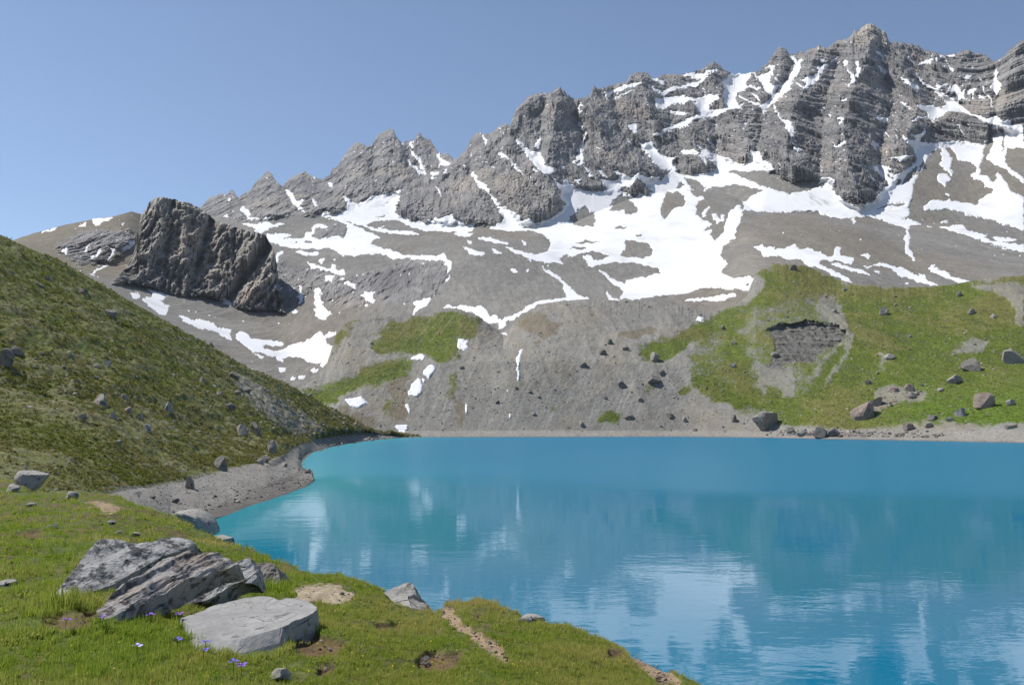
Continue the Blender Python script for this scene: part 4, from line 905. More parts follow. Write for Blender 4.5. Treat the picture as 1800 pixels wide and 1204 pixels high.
# ------------------------------------------------------------------ the lake
def water_material():
    m = bpy.data.materials.new('glacial_water'); m.use_nodes = True
    nt = m.node_tree
    for n in list(nt.nodes): nt.nodes.remove(n)
    out = ngroup(nt, 'ShaderNodeOutputMaterial')
    tc = ngroup(nt, 'ShaderNodeTexCoord')
    geo = ngroup(nt, 'ShaderNodeNewGeometry')
    # wind-ruffled and calm areas of the lake
    big = ngroup(nt, 'ShaderNodeTexNoise'); big.inputs['Scale'].default_value = .016; big.inputs['Detail'].default_value = 2
    mpb = ngroup(nt, 'ShaderNodeMapping'); mpb.inputs['Scale'].default_value = (1, 2.4, 1)
    nt.links.new(tc.outputs['Object'], mpb.inputs['Vector']); nt.links.new(mpb.outputs[0], big.inputs['Vector'])
    sep = ngroup(nt, 'ShaderNodeSeparateXYZ'); nt.links.new(tc.outputs['Object'], sep.inputs[0])
    # ruffled band beyond about 55 m on the right-hand side
    ry = ngroup(nt, 'ShaderNodeMath', operation='MULTIPLY_ADD'); ry.inputs[1].default_value = .55; ry.inputs[2].default_value = 0
    nt.links.new(sep.outputs['X'], ry.inputs[0])
    sm = ngroup(nt, 'ShaderNodeMath', operation='ADD'); nt.links.new(sep.outputs['Y'], sm.inputs[0]); nt.links.new(ry.outputs[0], sm.inputs[1])
    nb = ngroup(nt, 'ShaderNodeMath', operation='MULTIPLY_ADD'); nb.inputs[1].default_value = 60; nt.links.new(big.outputs['Fac'], nb.inputs[0]); nt.links.new(sm.outputs[0], nb.inputs[2])
    ruf = ngroup(nt, 'ShaderNodeMapRange'); ruf.inputs['From Min'].default_value = 92; ruf.inputs['From Max'].default_value = 130; ruf.interpolation_type = 'SMOOTHSTEP'
    nt.links.new(nb.outputs[0], ruf.inputs['Value'])
    # ripples
    def rip(scale, sx, sy, rot):
        mp = ngroup(nt, 'ShaderNodeMapping'); mp.inputs['Scale'].default_value = (sx, sy, 1); mp.inputs['Rotation'].default_value = (0, 0, rot)
        nt.links.new(tc.outputs['Object'], mp.inputs['Vector'])
        n = ngroup(nt, 'ShaderNodeTexNoise'); n.inputs['Scale'].default_value = scale; n.inputs['Detail'].default_value = 3; n.inputs['Roughness'].default_value = .55
        nt.links.new(mp.outputs[0], n.inputs['Vector']); return n
    r1 = rip(2.2, .55, 1.0, .12); r2 = rip(.5, .5, 1.0, -.2)
    st = ngroup(nt, 'ShaderNodeMapRange'); st.inputs['To Min'].default_value = .0036; st.inputs['To Max'].default_value = .022
    nt.links.new(ruf.outputs[0], st.inputs['Value'])
    b1 = ngroup(nt, 'ShaderNodeBump'); b1.inputs['Strength'].default_value = 1.0; nt.links.new(st.outputs[0], b1.inputs['Distance']); nt.links.new(r1.outputs['Fac'], b1.inputs['Height'])
    b2 = ngroup(nt, 'ShaderNodeBump'); b2.inputs['Strength'].default_value = 1.0; b2.inputs['Distance'].default_value = .009; nt.links.new(r2.outputs['Fac'], b2.inputs['Height']); nt.links.new(b1.outputs[0], b2.inputs['Normal'])
    # milky turquoise body of the water, paler and greener over the shallows
    ca = ngroup(nt, 'ShaderNodeAttribute', attribute_name='shallow')
    mixc_ = ngroup(nt, 'ShaderNodeMix', data_type='RGBA')
    mixc_.inputs['A'].default_value = (.002, .132, .235, 1); mixc_.inputs['B'].default_value = (.02, .22, .27, 1)
    nt.links.new(ca.outputs['Fac'], mixc_.inputs['Factor'])
    df = ngroup(nt, 'ShaderNodeBsdfDiffuse'); nt.links.new(mixc_.outputs['Result'], df.inputs['Color'])
    gl = ngroup(nt, 'ShaderNodeBsdfGlossy'); gl.inputs['Color'].default_value = (.95, .97, 1, 1)
    rg = ngroup(nt, 'ShaderNodeMapRange'); rg.inputs['To Min'].default_value = .03; rg.inputs['To Max'].default_value = .24
    nt.links.new(ruf.outputs[0], rg.inputs['Value']); nt.links.new(rg.outputs[0], gl.inputs['Roughness'])
    nt.links.new(b2.outputs[0], gl.inputs['Normal'])
    fr = ngroup(nt, 'ShaderNodeFresnel'); fr.inputs['IOR'].default_value = 1.33; nt.links.new(b2.outputs[0], fr.inputs['Normal'])
    # waves tilt towards the viewer, so the glancing reflection never gets complete
    f1 = ngroup(nt, 'ShaderNodeMath', operation='MULTIPLY'); f1.inputs[1].default_value = .85; nt.links.new(fr.outputs[0], f1.inputs[0])
    fm = ngroup(nt, 'ShaderNodeMath', operation='MINIMUM'); fm.inputs[1].default_value = .31; nt.links.new(f1.outputs[0], fm.inputs[0])
    rr_ = ngroup(nt, 'ShaderNodeMapRange'); rr_.inputs['To Min'].default_value = 1.0; rr_.inputs['To Max'].default_value = .7; nt.links.new(ruf.outputs[0], rr_.inputs['Value'])
    f3 = ngroup(nt, 'ShaderNodeMath', operation='MULTIPLY'); nt.links.new(fm.outputs[0], f3.inputs[0]); nt.links.new(rr_.outputs[0], f3.inputs[1]); fm = f3
    mx = ngroup(nt, 'ShaderNodeMixShader'); nt.links.new(fm.outputs[0], mx.inputs[0]); nt.links.new(df.outputs[0], mx.inputs[1]); nt.links.new(gl.outputs[0], mx.inputs[2])
    nt.links.new(mx.outputs[0], out.inputs['Surface'])
    return m

def build_lake():
    # shoreline distance gives the shallows
    sx, sy = [], []
    for x, y in LEFT_WATER:
        p = at(x, y, min(wD(y), 292)); sx.append(p[0]); sy.append(p[1])
    shore = np.stack([sx, sy], 1)
    xs = np.unique(np.concatenate([np.linspace(-170, 60, 200), np.linspace(60, 330, 60)]))
    ys = np.concatenate([np.linspace(4, 130, 150), np.linspace(132, 330, 80)])
    XX, YY = np.meshgrid(xs, ys)
    d = np.full(XX.shape, 1e9)
    for i in range(len(shore) - 1):
        a, b = shore[i], shore[i + 1]; ab = b - a
        t = np.clip(((XX - a[0]) * ab[0] + (YY - a[1]) * ab[1]) / (ab @ ab + 1e-9), 0, 1)
        d = np.minimum(d, np.hypot(XX - a[0] - t * ab[0], YY - a[1] - t * ab[1]))
    sh = np.exp(-d / 10.0)
    me = make_mesh('lake', np.stack([XX, YY, 0 * XX], -1), grid_quads(*XX.shape), None, True, {'shallow': sh})
    tag(add_obj('lake', me, water_material()), 'turquoise mountain lake with reflections of the snow', None, None, 'structure')
build_lake()

# ------------------------------------------------------------------ the meadow bank we stand on
LIP = [(-420,868,34),(-100,868,34),(60,868,34),(150,868,33),(200,870,32),(250,889,30),(300,906,28),(345,933,24),(400,953,21),(480,984,17),(540,1000,15.2),(600,1014,14),(660,1036,13),(705,1062,12.0),(745,1078,11.4),(765,1082,11.2),(785,1062,11.6),(850,1057,11.6),(900,1078,10.8),(950,1096,10.1),(1000,1112,9.6),(1100,1146,8.8),(1150,1168,8.3),(1200,1196,7.8),(1300,1260,6.6),(1500,1400,5.0),(1900,1700,3.6)]
_lp = np.array([at(*q) for q in LIP])
_lphi = np.arctan2(_lp[:, 0], _lp[:, 1]); _lr = np.hypot(_lp[:, 0], _lp[:, 1]); _lz = _lp[:, 2]
Z0 = CZ - 1.68
def lip_of(phi):
    r = np.interp(phi, _lphi, _lr); z = np.interp(phi, _lphi, _lz)
    behind = sstep(.75, 1.4, np.abs(phi))
    return lerp(r, 30.0, behind), lerp(z, Z0 - .2, behind)
def meadow_z(x, y):
    phi = np.arctan2(x, y); r = np.hypot(x, y)
    R, zl = lip_of(phi)
    t = r / R
    inner = Z0 + (zl - Z0) * np.clip(t, 0, 1) ** 1.5
    dd = np.maximum(0, r - R)
    flat = np.maximum(sstep(-.46, -.50, phi), sstep(.9, 1.3, phi))
    # edge of the bank: rounded turf lip, then a steep earthy drop to the gravel and under the water
    drop = np.interp(dd, [0, .25, .8, 1.8, 3.6, 6.2, 9.0, 13, 24], [0, .06, .45, 1.15, 2.2, 2.9, 3.25, 3.7, 6.0])
    drop = drop * np.interp(zl, [1.5, 2.6, 3.4], [.7, .88, 1.0])
    z = inner - drop * (1 - flat)
    bump = .055 * fbm(x / .9, y / .9, 1.5, 3) + .10 * fbm(x / 3.2, y / 3.2, 6.5, 2) + .02 * noise3(x / .22, y / .22, 2.2)
    return z + bump * sstep(.3, 2.0, r) * np.interp(r, [0, 12, 40], [.8, 1.2, 1.6])
def meadow_hit(px, py):
    D = np.linspace(2.5, 60, 1400)
    P = at(np.full(D.shape, px), np.full(D.shape, py), D)
    z = meadow_z(P[:, 0], P[:, 1])
    k = np.where(P[:, 2] <= z)[0]
    if not len(k): return P[-1]
    i = k[0]
    return P[i]

dirt_m = Mask(); sand_m = Mask(); path_m = Mask()
for pts in [[(512,1034),(560,1029),(600,1031),(626,1042),(618,1056),(570,1060),(530,1058)]]: sand_m.poly(pts)
for pts in [[(772,1066),(797,1066),(802,1086),(850,1118),(885,1140),(905,1166),(884,1168),(850,1140),(812,1112),(780,1092)], [(140,877),(165,878),(215,890),(212,902),(182,902),(165,890)], [(1095,1146),(1150,1158),(1185,1182),(1195,1204),(1160,1204),(1120,1172)]]: path_m.poly(pts)
for pts in [[(515,1120),(560,1112),(600,1126),(590,1148),(545,1152),(512,1146)], [(722,1158),(760,1142),(815,1146),(812,1172),(760,1176),(730,1172)], [(655,1096),(690,1092),(700,1106),(665,1110)], [(36,935),(70,934),(75,948),(45,950)], [(0,872),(18,872),(16,880),(0,882)], [(555,1168),(588,1168),(585,1182),(560,1184)], [(70,1088),(120,1078),(170,1078),(165,1098),(110,1106),(72,1102)], [(1060,1142),(1090,1144),(1088,1158),(1065,1156)], [(825,1078),(845,1080),(842,1096),(828,1094)]]: dirt_m.poly(pts)
dirt_b, sand_b, path_b = dirt_m.blur(4, 2), sand_m.blur(3, 2), path_m.blur(3, 2)
def meadow_cover(px, py, X, Y):
    j = 26 * fbm(X / .6, Y / .6, 3.3, 4, 2.05, .65); k = 13 * fbm(X / .6, Y / .6, 7.3, 4, 2.05, .65)
    inside = (py < 1225)
    d = np.where(inside, dirt_b.get(px + j, py + k), 0); s = np.where(inside, sand_b.get(px + j, py + k), 0); p = np.where(inside, path_b.get(px + j, py + k), 0)
    return d, s, p

def build_meadow():
    phis = np.concatenate([np.linspace(-math.pi, -.62, 60)[:-1], np.linspace(-.62, .62, 820), np.linspace(.62, math.pi, 60)[1:]])
    R, _ = lip_of(phis)
    tt = np.concatenate([np.linspace(.03, .3, 20)[:-1], np.linspace(.3, 1.0, 300)[:-1]])
    extra = np.array([0, .05, .1, .16, .25, .35, .5, .7, .95, 1.3, 1.8, 2.4, 3.0, 3.8, 4.8, 6, 7, 8, 9, 10, 11, 12, 14, 17, 22])
    rr = np.concatenate([tt[:, None] * R[None], R[None] + extra[:, None]], 0)
    X = rr * np.sin(phis)[None]; Y = rr * np.cos(phis)[None]
    Z = meadow_z(X, Y)
    px, py, f = project(np.stack([X, Y, Z], -1))
    ok = f > .5
    px = np.where(ok, px, -9999); py = np.where(ok, py, 9999)
    d, s, p = meadow_cover(px, py, X, Y)
    n1 = fbm(X / 1.3, Y / 1.3, 4.4, 3); n2 = fbm(X / .3, Y / .3, 1.4, 3); n3 = fbm(X / .08, Y / .08, 8.4, 2)
    Z = Z - .05 * sstep(.2, .7, d) - .03 * sstep(.2, .7, p)
    off = rr - R[None]
    soil = np.array([.105, .078, .040]) * (1 + .3 * n2 + .35 * n3)[..., None]
    soil = mixc(soil, np.array([.075, .11, .018]), sstep(-.5, .3, n1) * .8)
    col = mixc(soil, np.array([.135, .078, .046]) , sstep(.25, .6, d) * (.75 + .3 * n2))
    col = mixc(col, np.array([.32, .26, .185]), sstep(.2, .7, s + .25 * n2) * .9)
    col = mixc(col, np.array([.28, .205, .135]), sstep(.2, .7, p + .25 * n2) * .9)
    bank = sstep(.35, 1.2, off) * sstep(-.50, -.44, phis)[None]
    col = mixc(col, np.array([.27, .21, .14]), bank * .8)
    gravel = sstep(3.4, 5.2, off) * sstep(-.50, -.44, phis)[None]
    col = mixc(col, np.array([.40, .37, .32]), gravel * .9)
    col = col * (1 + .25 * n3)[..., None]
    me = make_mesh('meadow', np.stack([X, Y, Z], -1), grid_quads(*X.shape)[:, ::1], col)
    mat = terrain_material('meadow_soil', scales=((3.0, .2), (22., .3)), bump=((9., .03, .7), (40., .012, .6)))
    tag(add_obj('meadow', me, mat), 'grassy lakeside bank in the foreground with bare earth patches', None, None, 'structure')
build_meadow()
# ------------------------------------------------------------------ rocks
def rock_material(name, base, dark, spots=.5, scale=6.0, warm=None, bumpd=.02, spec=.25, crack=0.0):
    """weathered rock with lichen spots"""
    m = bpy.data.materials.new(name); m.use_nodes = True
    nt = m.node_tree; bs = nt.nodes['Principled BSDF']
    bs.inputs['Roughness'].default_value = .9; bs.inputs['Specular IOR Level'].default_value = spec
    tc = ngroup(nt, 'ShaderNodeTexCoord')
    def nz(sc, det, ro=.6):
        n = ngroup(nt, 'ShaderNodeTexNoise'); n.inputs['Scale'].default_value = sc; n.inputs['Detail'].default_value = det; n.inputs['Roughness'].default_value = ro
        nt.links.new(tc.outputs['Object'], n.inputs['Vector']); return n
    def mr(src, a, b, c=0., d=1.):
        r = ngroup(nt, 'ShaderNodeMapRange'); r.inputs['From Min'].default_value = a; r.inputs['From Max'].default_value = b; r.inputs['To Min'].default_value = c; r.inputs['To Max'].default_value = d
        nt.links.new(src, r.inputs['Value']); return r.outputs[0]
    def mix(f, a, b):
        x = ngroup(nt, 'ShaderNodeMix', data_type='RGBA')
        nt.links.new(f, x.inputs['Factor'])
        for k, v in (('A', a), ('B', b)):
            if isinstance(v, tuple): x.inputs[k].default_value = (*v, 1)
            else: nt.links.new(v, x.inputs[k])
        return x.outputs['Result']
    n1 = nz(scale, 8, .65); n2 = nz(scale * .45, 4); n3 = nz(scale * 3.5, 4)
    c = mix(mr(n2.outputs['Fac'], .3, .7), tuple(v * .72 for v in base), tuple(v * 1.15 for v in base))
    if warm: c = mix(mr(nz(scale * .3, 3).outputs['Fac'], .48, .68), c, warm)
    sp = mr(n1.outputs['Fac'], .62 - .14 * spots, .66 - .10 * spots)
    c = mix(sp, c, dark)
    c = mix(mr(n3.outputs['Fac'], .40, .66, 0, .45), c, tuple(v * .55 for v in base))
    vor = None
    if crack:
        wv = ngroup(nt, 'ShaderNodeVectorMath', operation='MULTIPLY_ADD'); nt.links.new(n2.outputs['Color'], wv.inputs[0]); wv.inputs[1].default_value = (.35 / crack,) * 3; nt.links.new(tc.outputs['Object'], wv.inputs[2])
        vor = ngroup(nt, 'ShaderNodeTexVoronoi', feature='DISTANCE_TO_EDGE'); vor.inputs['Scale'].default_value = crack; nt.links.new(wv.outputs[0], vor.inputs['Vector'])
        cr = mr(vor.outputs['Distance'], .0, .022, 1, 0)
        gate = mr(n2.outputs['Fac'], .50, .60)
        g2 = ngroup(nt, 'ShaderNodeMath', operation='MULTIPLY'); nt.links.new(cr, g2.inputs[0]); nt.links.new(gate, g2.inputs[1])
        c = mix(g2.outputs[0], c, tuple(v * .22 for v in base))
    nt.links.new(c, bs.inputs['Base Color'])
    b1 = ngroup(nt, 'ShaderNodeBump'); b1.inputs['Strength'].default_value = .8; b1.inputs['Distance'].default_value = bumpd; nt.links.new(n1.outputs['Fac'], b1.inputs['Height'])
    b2 = ngroup(nt, 'ShaderNodeBump'); b2.inputs['Strength'].default_value = .6; b2.inputs['Distance'].default_value = bumpd * .35; nt.links.new(n3.outputs['Fac'], b2.inputs['Height']); nt.links.new(b1.outputs[0], b2.inputs['Normal'])
    last = b2
    if vor:
        b3 = ngroup(nt, 'ShaderNodeBump'); b3.inputs['Strength'].default_value = .9; b3.inputs['Distance'].default_value = bumpd * 1.5; b3.invert = True; nt.links.new(g2.outputs[0], b3.inputs['Height']); nt.links.new(b2.outputs[0], b3.inputs['Normal']); last = b3
    nt.links.new(last.outputs[0], bs.inputs['Normal'])
    return m
R_PALE = rock_material('pale_limestone', (.34, .325, .295), (.10, .10, .095), .5, 5.0, None, .02, .25, 2.2)
R_GREY = rock_material('grey_rock', (.30, .28, .25), (.10, .098, .095), .6, 2.2, (.30, .25, .20), .05)
R_PINK = rock_material('pinkish_rock', (.30, .235, .195), (.12, .10, .09), .5, 1.0, (.33, .27, .23), .10)
R_DARK = rock_material('dark_rock', (.20, .185, .165), (.08, .076, .07), .6, 2.0, None, .06)  # on the far scree this dark tone also stands in for rocks in shadow
R_LICHEN = rock_material('lichened_schist', (.36, .355, .345), (.055, .055, .058), 1.0, 7.0, None, .022, .25, 2.6)
R_BROWN = rock_material('layered_brown_schist', (.31, .295, .28), (.07, .06, .055), .8, 9.0, (.27, .215, .17), .02)
R_SLAB = rock_material('smooth_grey_slab', (.30, .295, .285), (.15, .135, .13), .15, 5.0, None, .008, .25, 3.6)

def rock_mesh(name, seed, dims, sub=3, cuts=9, rough=.07, sharp=1.0):
    rs = np.random.RandomState(seed)
    bm = bmesh.new(); bmesh.ops.create_icosphere(bm, subdivisions=sub, radius=1.0)
    V = np.array([v.co[:] for v in bm.verts]); Fc = np.array([[v.index for v in f.verts] for f in bm.faces]); bm.free()
    for _ in range(cuts):
        n = rs.normal(size=3); n /= np.linalg.norm(n); d = rs.uniform(.42, .82)
        ex = np.maximum(0, V @ n - d); V = V - (ex * sharp)[:, None] * n
    V = V / np.abs(V).max(0)
    nn = V / (np.linalg.norm(V, axis=1)[:, None] + 1e-9)
    o = rs.uniform(0, 50, 3)
    V = V + nn * (rough * fbm(V[:, 0] * 1.6 + o[0], V[:, 1] * 1.6 + o[1], V[:, 2] * 1.6 + o[2], 4) * 1.6)[:, None]
    V = V * np.asarray(dims)
    return make_mesh(name, V, Fc, None, False)

def put_rock(L, name, px, py, w, h, seed, mat, label, cat, group=None, depth=None, rot=None, hit=None, sink=.25, sub=3, cuts=9, rough=.08):
    """w,h: size in photo pixels; px,py: where its foot stands in the photo"""
    p = hit(px, py) if hit else L.hit(px, py)
    D = p[1]
    k = D / FPX
    dims = (w * k / 2, (depth or .5 * (w + h)) * k / 2, h * k / 2 / (1 - sink))
    me = rock_mesh(name, seed, dims, sub, cuts, rough)
    rs = random.Random(seed)
    o = add_obj(name, me, mat)
    o.location = (p[0], p[1] + dims[1] * .3, p[2] + dims[2] * (1 - 2 * sink))
    o.rotation_euler = rot if rot else (rs.uniform(-.15, .15), rs.uniform(-.2, .2), rs.uniform(-.5, .5))
    tag(o, label, cat, group)
    return o

def ring_rock(name, rings, mat, label, centre=None, rows=(16, 10), wob=.012, ribs=None, seed=1, n=220, parent=None):
    """a rock from closed outlines: the first ring bounds its visible face, later rings carry its sides down"""
    def resample(R):
        R = np.asarray(R, float); C = np.vstack([R, R[:1]]); d = np.r_[0, np.cumsum(np.linalg.norm(np.diff(C, axis=0), axis=1))]
        t = np.linspace(0, 1, len(R) + 1)          # keep corners in step between rings
        tt = np.linspace(0, 1, n, endpoint=False)
        return np.stack([np.interp(tt, t, C[:, k]) for k in range(3)], 1)
    RR = [resample(r) for r in rings]
    c = np.mean(RR[0], 0) if centre is None else np.asarray(centre, float)
    V = []
    for j in range(1, rows[0] + 1):
        V.append(lerp(c[None], RR[0], (j / rows[0]) ** .8))
    for k in range(1, len(RR)):
        for j in range(1, rows[1] + 1):
            V.append(lerp(RR[k - 1], RR[k], j / rows[1]))
    V = np.array(V); nr = V.shape[0]
    # displacement roughly outwards
    a, b = RR[0][n // 6] - c, RR[0][n // 2] - c
    nrm = np.cross(RR[0][0] - c, RR[0][n // 4] - c); nrm /= np.linalg.norm(nrm)
    if nrm[1] > 0 and abs(nrm[1]) > abs(nrm[2]): nrm = -nrm
    if abs(nrm[2]) >= abs(nrm[1]) and nrm[2] < 0: nrm = -nrm
    X, Y, Z = V[..., 0], V[..., 1], V[..., 2]
    dsp = wob * (fbm(X * 4 + seed, Y * 4, Z * 4, 4) * 2.2 + .8 * fbm(X * 14, Y * 14 + seed, Z * 14, 3) + .15 * noise3(X * 55, Y * 55, Z * 55))
    if ribs is not None:
        axis, freq, amp = ribs          # ribs run along the slab: vary across it
        ax = np.asarray(axis, float)
        q = X * ax[0] + Y * ax[1] + Z * ax[2]
        dsp = dsp + amp * (ridged(q * freq + .3 * fbm(X * 3, Y * 3, Z * 3, 2), X * .8, Z * .8, 3) - .4)
    w = np.ones(nr); w[:2] = .6
    V = V + nrm * (dsp * w[:, None])[..., None]
    top = c + nrm * (wob * .5)
    verts = np.vstack([top[None], V.reshape(-1, 3)])
    faces = []
    for i in range(n):
        faces.append((0, 1 + i, 1 + (i + 1) % n))
    for r in range(nr - 1):
        for i in range(n):
            a0 = 1 + r * n + i; a1 = 1 + r * n + (i + 1) % n
            faces.append((a0, a0 + n, a1 + n)); faces.append((a0, a1 + n, a1))
    # close the underside
    verts = np.vstack([verts, RR[-1].mean(0)[None]]); last = len(verts) - 1; base = 1 + (nr - 1) * n
    for i in range(n):
        faces.append((base + i, last, base + (i + 1) % n))
    org = verts.mean(0)
    bm_faces = np.array(faces)
    me = make_mesh(name, verts - org, bm_faces, None, False)
    o = add_obj(name, me, mat, loc=org)
    bm = bmesh.new(); bm.from_mesh(me); bmesh.ops.recalc_face_normals(bm, faces=bm.faces); bm.to_mesh(me); bm.free()
    return o

def gz(px, py): return meadow_hit(px, py)
def on_plane(px, py, z):
    d = at(px, py, 1.0) - np.array([0, 0, CZ])
    t = (z - CZ) / d[2]
    return np.array([0, 0, CZ]) + d * t

FOREGROUND = []
def slab(name, outline, dfun, thick, mat, label, cat, wob, ribs=None, seed=1, back=(0.12, .45, -.25)):
    """leaning slab: outline of its visible face in photo pixels, dfun gives the distance"""
    R = np.array([at(x, y, dfun(x, y)) for x, y in outline])
    b = np.asarray(back, float); b = b / np.linalg.norm(b) * thick
    c = R.mean(0)
    R2 = c + (R - c) * 1.02 + b * .35
    R3 = c + (R - c) * .93 + b
    o = ring_rock(name, [R, R2, R3], mat, label, None, (26, 5), wob, ribs, seed)
    tag(o, label, cat)
    FOREGROUND.append(outline)
    return o

def build_foreground_rocks():
    g0 = meadow_hit(100, 1056)[1]
    zs = 6.338
    A = zp(80, 920, zs, (50,840,130,745,210,650,300,540,380,430,460,330,560,215,640,188,740,183,850,192,900,215,1040,216,1180,218,1260,180,1340,150,1430,140,1510,152,1580,190,1640,245,1560,290,1430,335,1300,372,1200,425,1100,490,990,550,880,612,740,690,600,745,430,795,280,825,150,855))
    slab('tilted_slab', A, lambda x, y: g0 + .05 + (1052 - y) / 100 * 1.0 + (x - 90) / 100 * .30, .42, R_LICHEN, 'large pale tilted rock slab with black lichen spots in the meadow', 'rock', .014, ((-.5, .1, .85), 4.0, .03), 3)
    g1 = meadow_hit(180, 1095)[1]
    B = zp(80, 920, zs, (560,1000,590,930,700,820,830,720,960,630,1080,550,1180,480,1240,430,1300,385,1390,370,1440,375,1520,345,1600,315)) + [(338,972),(345,968),(355,970),(368,970),(380,974),(392,980),(404,986),(412,993),(404,998),(392,1000),(375,1004),(362,1012),(340,1020),(318,1030),(300,1040),(282,1050),(262,1060),(240,1072),(222,1082),(200,1094),(186,1094),(176,1088)]
    slab('tilted_slab', B, lambda x, y: g1 + .1 + (1090 - y) / 100 * .95 + (x - 180) / 100 * .18, .34, R_BROWN, 'brown layered rock slab leaning between the lichened slab and the narrow slab', 'rock', .016, ((-.5, 0, .87), 8.0, .075), 5)
    g2 = meadow_hit(310, 1062)[1]
    Cc = zp(280, 960, 5.733, (90,600,160,545,250,460,340,400,450,335,560,285,640,270,720,215,800,170,880,145,925,142,950,190,965,260,985,330,960,380,900,350,820,360,720,400,640,455,540,510,440,550,330,575,230,590,140,610))
    slab('narrow_slab', Cc, lambda x, y: g2 + .12 + (1062 - y) / 100 * .9 + (x - 300) / 100 * .12, .3, R_LICHEN, 'long narrow rock slab leaning beside the rounded rock in the grass', 'rock', .016, ((-.5, 0, .87), 7.0, .05), 7)
    Dd = zp(280, 960, 5.733, (955,200,1000,165,1050,150,1100,155,1150,185,1190,230,1210,290,1215,350,1180,390,1110,400,1050,395,1000,370,980,300))
    g3 = meadow_hit(470, 1036)[1]
    slab('rounded_rock', Dd, lambda x, y: g3 + .08 + (1036 - y) / 100 * .9, .4, R_DARK, 'small rounded dark rock at the upper end of the narrow slab', 'rock', .03, None, 9)
    Ee = zp(80, 920, zs, (1010,1095,1060,1050,1110,1005,1170,960,1240,915,1310,890,1350,895,1320,925,1250,960,1190,1000,1130,1045,1075,1085,1040,1105))
    g4 = meadow_hit(258, 1092)[1]
    slab('rock_sliver', Ee, lambda x, y: g4 + .02 + (1092 - y) / 100 * .8, .14, R_LICHEN, 'thin curved sliver of rock poking out of the grass left of the flat slab', 'rock', .006, None, 11)
    # flat slab: horizontal top with a broken front
    top = [(318,1086),(328,1083),(340,1080),(356,1073),(370,1066),(383,1062),(396,1059),(412,1055),(428,1051),(445,1048),(458,1046.5),(468,1047),(480,1050),(490,1054),(505,1050),(522,1051),(536,1055),(548,1060),(557,1066),(556,1072),(549,1079),(534,1085),(518,1090),(508,1097),(498,1102),(480,1107),(462,1112),(444,1117),(424,1122),(404,1124),(386,1123),(368,1118),(352,1111),(338,1102),(326,1094)]
    g = meadow_hit(430, 1156)
    ztop = g[2] + .125
    T = np.array([on_plane(x, y, ztop - .035 * max(0, (y - 1100) / 24.0)) for x, y in top])
    c = T.mean(0)
    M = c + (T - c) * np.array([1.03, 1.04, 1]); M[:, 2] -= .09
    Bt = c + (T - c) * np.array([1.06, 1.06, 1]); Bt[:, 2] = ztop - .26
    # the front leans outwards
    for i, (x, y) in enumerate(top):
        if y > 1095:
            M[i, 1] -= .13; Bt[i, 1] -= .28
    o = ring_rock('flat_slab', [T, M, Bt], R_SLAB, '', None, (22, 8), .007, None, 13)
    tag(o, 'flat smooth pale grey rock slab with a cracked front edge lying in the grass', 'rock')
    FOREGROUND.append(top); FOREGROUND.append([(318,1086),(330,1108),(350,1126),(385,1144),(430,1157),(480,1152),(508,1136),(516,1096)])
    Bo = zp(560, 980, 5.472, (622,335,700,302,770,270,815,245,850,236,885,240,918,272,940,340,985,388,1040,438,1044,500,990,520,900,525,850,510,760,450,690,400))
    gb = meadow_hit(700, 1066)[1]
    slab('boulder', Bo, lambda x, y: gb + .05 + (1072 - y) / 100 * 1.5 + max(0, x - 728) / 100 * 1.6, .4, R_PALE, 'pale pointed boulder on the lip of the grassy bank above the water', 'boulder', .012, None, 21, (.2, .6, -.5))
    put_rock(None, 'half_buried_stone', 936, 1094, 54, 14, 24, R_PALE, 'flat grey stone half buried at the grass edge, right of the earth path', 'stone', None, 30, (0, .12, 0), meadow_hit, .3, 3, 8, .04)
    put_rock(None, 'half_buried_stone', 492, 1196, 42, 20, 27, R_GREY, 'rounded grey stone at the bottom edge below the flat slab', 'stone', None, 30, None, meadow_hit, .3, 3, 8, .05)
    put_rock(None, 'half_buried_stone', 8, 1030, 36, 14, 29, R_PALE, 'pale stone half hidden in grass at the left edge beside the tilted slabs', 'stone', None, 25, None, meadow_hit, .35, 3, 8, .05)
    put_rock(None, 'half_buried_stone', 122, 876, 30, 12, 31, R_PALE, 'flat pale stone in the meadow beside the bare path, right of the peaked boulder', 'stone', None, 20, None, meadow_hit, .3, 3, 8, .05)
    put_rock(None, 'half_buried_stone', 237, 943, 18, 8, 33, R_PALE, 'small pale stone in the grass just above the lichened slab', 'stone', None, 14, None, meadow_hit, .3, 3, 8, .05)
    put_rock(None, 'half_buried_stone', 208, 941, 12, 8, 35, R_GREY, 'tiny grey stone left of the small pale stone above the lichened slab', 'stone', None, 10, None, meadow_hit, .3, 3, 8, .05)
    put_rock(None, 'half_buried_stone', 196, 922, 16, 7, 36, R_PALE, 'pale ring-like stone in the meadow below the bare path', 'stone', None, 10, None, meadow_hit, .3, 3, 8, .05)
    put_rock(None, 'half_buried_stone', 88, 927, 24, 6, 37, R_GREY, 'low grey stone almost covered by grass in the left meadow', 'stone', None, 14, None, meadow_hit, .4, 3, 8, .05)
    put_rock(None, 'half_buried_stone', 52, 890, 26, 7, 38, R_GREY, 'low grey stone in the grass below the peaked boulder', 'stone', None, 14, None, meadow_hit, .4, 3, 8, .05)
    put_rock(None, 'peaked_boulder', 54, 860, 58, 34, 40, R_PALE, 'grey peaked boulder at the back edge of the meadow under the hillside', 'boulder', None, 46, (.05, -.1, .3), meadow_hit, .12, 4, 9, .05)
    put_rock(None, 'stone', 82, 864, 34, 14, 41, R_PALE, 'pale low stone leaning against the foot of the peaked boulder on its right', 'stone', None, 26, None, meadow_hit, .2, 3, 9, .05)
